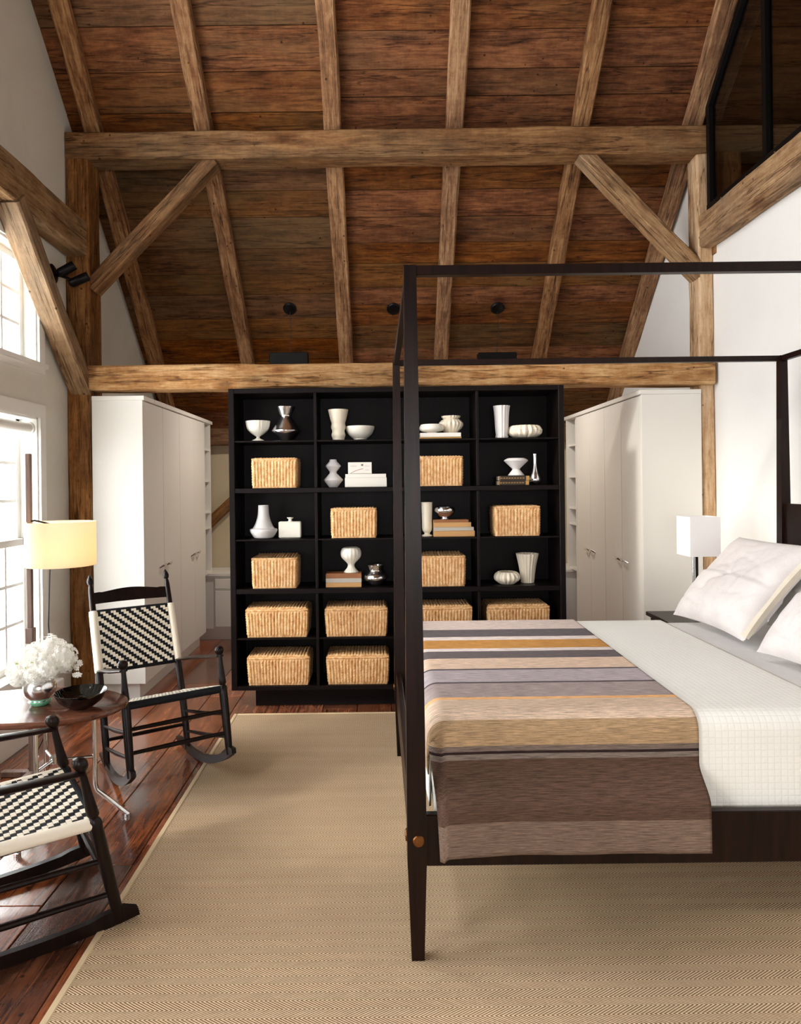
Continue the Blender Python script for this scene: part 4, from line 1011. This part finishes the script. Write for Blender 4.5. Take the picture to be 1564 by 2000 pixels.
# pillows
def pillow(name, C0, wy, hgt, tilt, yaw, label, sd, m=M_pillow, th=.085, hem=True):
    """stands on its lower edge; local x across (world Y), local y up the slope, z towards the foot"""
    mb = MB(); n = 44
    def P(u, v, side):
        a, b = 2*u-1, 2*v-1
        e = max(0, (1-abs(a)**3.2))*max(0, (1-abs(b)**3.2)); t_ = th*e**.55
        x = a*wy/2*(1-.055*(b*b)*(1-abs(a)**6*.0)) if False else a*wy/2*(1-.07*(1-b*b)*abs(a)**2)
        y = b*hgt/2*(1-.07*(1-a*a)*abs(b)**2)
        x *= 1+.02*noise.noise(Vector((b*2, a, sd))); nz = noise.noise(Vector((a*1.6+sd, b*1.6, side)))*.013*e
        rg = (1-abs(noise.noise(Vector((a*1.1+b*1.9+sd, (b-a)*.7, sd)))))**14+.6*(1-abs(noise.noise(Vector((a*2.6-b*1.2, b*1.1+a*.6, sd+9)))))**18
        cr = .013*e*rg*(1.1 if b < .2 else .6)
        t2 = t_*(1.15 if b < 0 else 1.0)
        return Vector((x, y, side*(t2+nz-cr*(side > 0))))
    mb.grid(n, n, lambda u, v: P(u, v, 1)); mb.grid(n, n, lambda u, v: P(u, v, -1))
    # local frame -> world
    ex = Vector((math.sin(yaw), -math.cos(yaw), 0)); back = Vector((math.cos(yaw), math.sin(yaw), 0))
    ey = (Vector((0, 0, 1))*math.cos(tilt)+back*math.sin(tilt)); ez = ex.cross(ey)
    if ez.x > 0: ez = -ez
    Mx = Matrix((ex, ey, ez)).transposed().to_4x4(); Mx.translation = Vector(C0)+ey*hgt/2
    o = thing(name, label, 'pillow'); o.matrix_world = Mx
    obj('cover', mb, m, o, ang=80)
    if hem:
        h = MB(); k = 40
        for i in range(k+1):
            b = -1+2*i/k; bb = b*.93; xx_ = wy/2*(1-.07*(1-bb*bb))-.004; yy = bb*hgt/2; t_ = .015*(1-bb**4)**.5+.004
            for zz_, dx in ((t_+.008, -.018), (t_*.6, .012), (-t_*.6, .012), (-t_-.006, -.012)): h.v.append(Vector((xx_+dx, yy, zz_)))
        for i in range(k):
            for j in range(3): a = i*4+j; h.f.append([a, a+1, a+5, a+4])
        obj('hem', h, M_hem, o)
    return o
pillow('bed_pillow', (1.525, 3.215, .748), .62, .53, R(42), R(3), 'large grey white linen pillow on the far side of the bed', 2)
pillow('bed_pillow', (1.515, 2.43, .748), .62, .55, R(40), R(2), 'large grey white linen pillow nearest the camera, cut by the right edge', 11)
pillow('bed_pillow', (1.80, 2.86, .76), .66, .40, R(32), R(0), 'plain white pillow leaning behind the two large pillows', 5, M_sheet, .06, False)

# ------------------------------------------------------------------ nightstand and square lamp
ns = thing('nightstand', 'small dark nightstand behind the far pillow', 'table', (0, 0, 0))
obj('top', MB().cbox(1.63, 2.14, 3.80, 4.20, .615, .64, .003), M_bed, ns)
for x in (1.665, 2.10):
    for y in (3.84, 4.16): obj('leg', MB().sweep([(x, y, .014), (x, y, .616)], [.012, .02], 4), M_bed, ns)
obj('apron', MB().box(1.67, 2.10, 3.835, 4.165, .56, .616), M_bed, ns, smooth=False)
LYs = 4.0; X0, zt2 = W(1347, 1010, LYs); X1, zb2 = W(1407, 1087, LYs)
tl = thing('table_lamp', 'table lamp with white square shade on the nightstand', 'lamp', ((X0+X1)/2, LYs+.088, .641))
hw = (X1-X0)/2; mb = MB(); t_ = .0015
for sx in (-1, 1): mb.box(sx*hw-t_, sx*hw+t_, -.088, .088, zb2-.641, zt2-.641); mb.box(-hw, hw, sx*.088-t_, sx*.088+t_, zb2-.641, zt2-.641)
obj('lamp_shade', mb, M_shadew, tl, smooth=False)
obj('stem', MB().sweep([(-.03, 0, .02), (-.03, 0, zt2-.68)], .008, 12), M_chrome, tl)
obj('stem', MB().sweep([(-.01, 0, .02), (-.01, 0, zt2-.68)], .008, 12), M_black, tl)
obj('base', MB().cbox(-.075, .06, -.06, .06, 0, .022, .003), M_chrome, tl)
obj('spider', MB().box(-hw, hw, -.002, .002, zt2-.69, zt2-.686).box(-.002, .002, -.088, .088, zt2-.69, zt2-.686), M_black, tl, smooth=False)
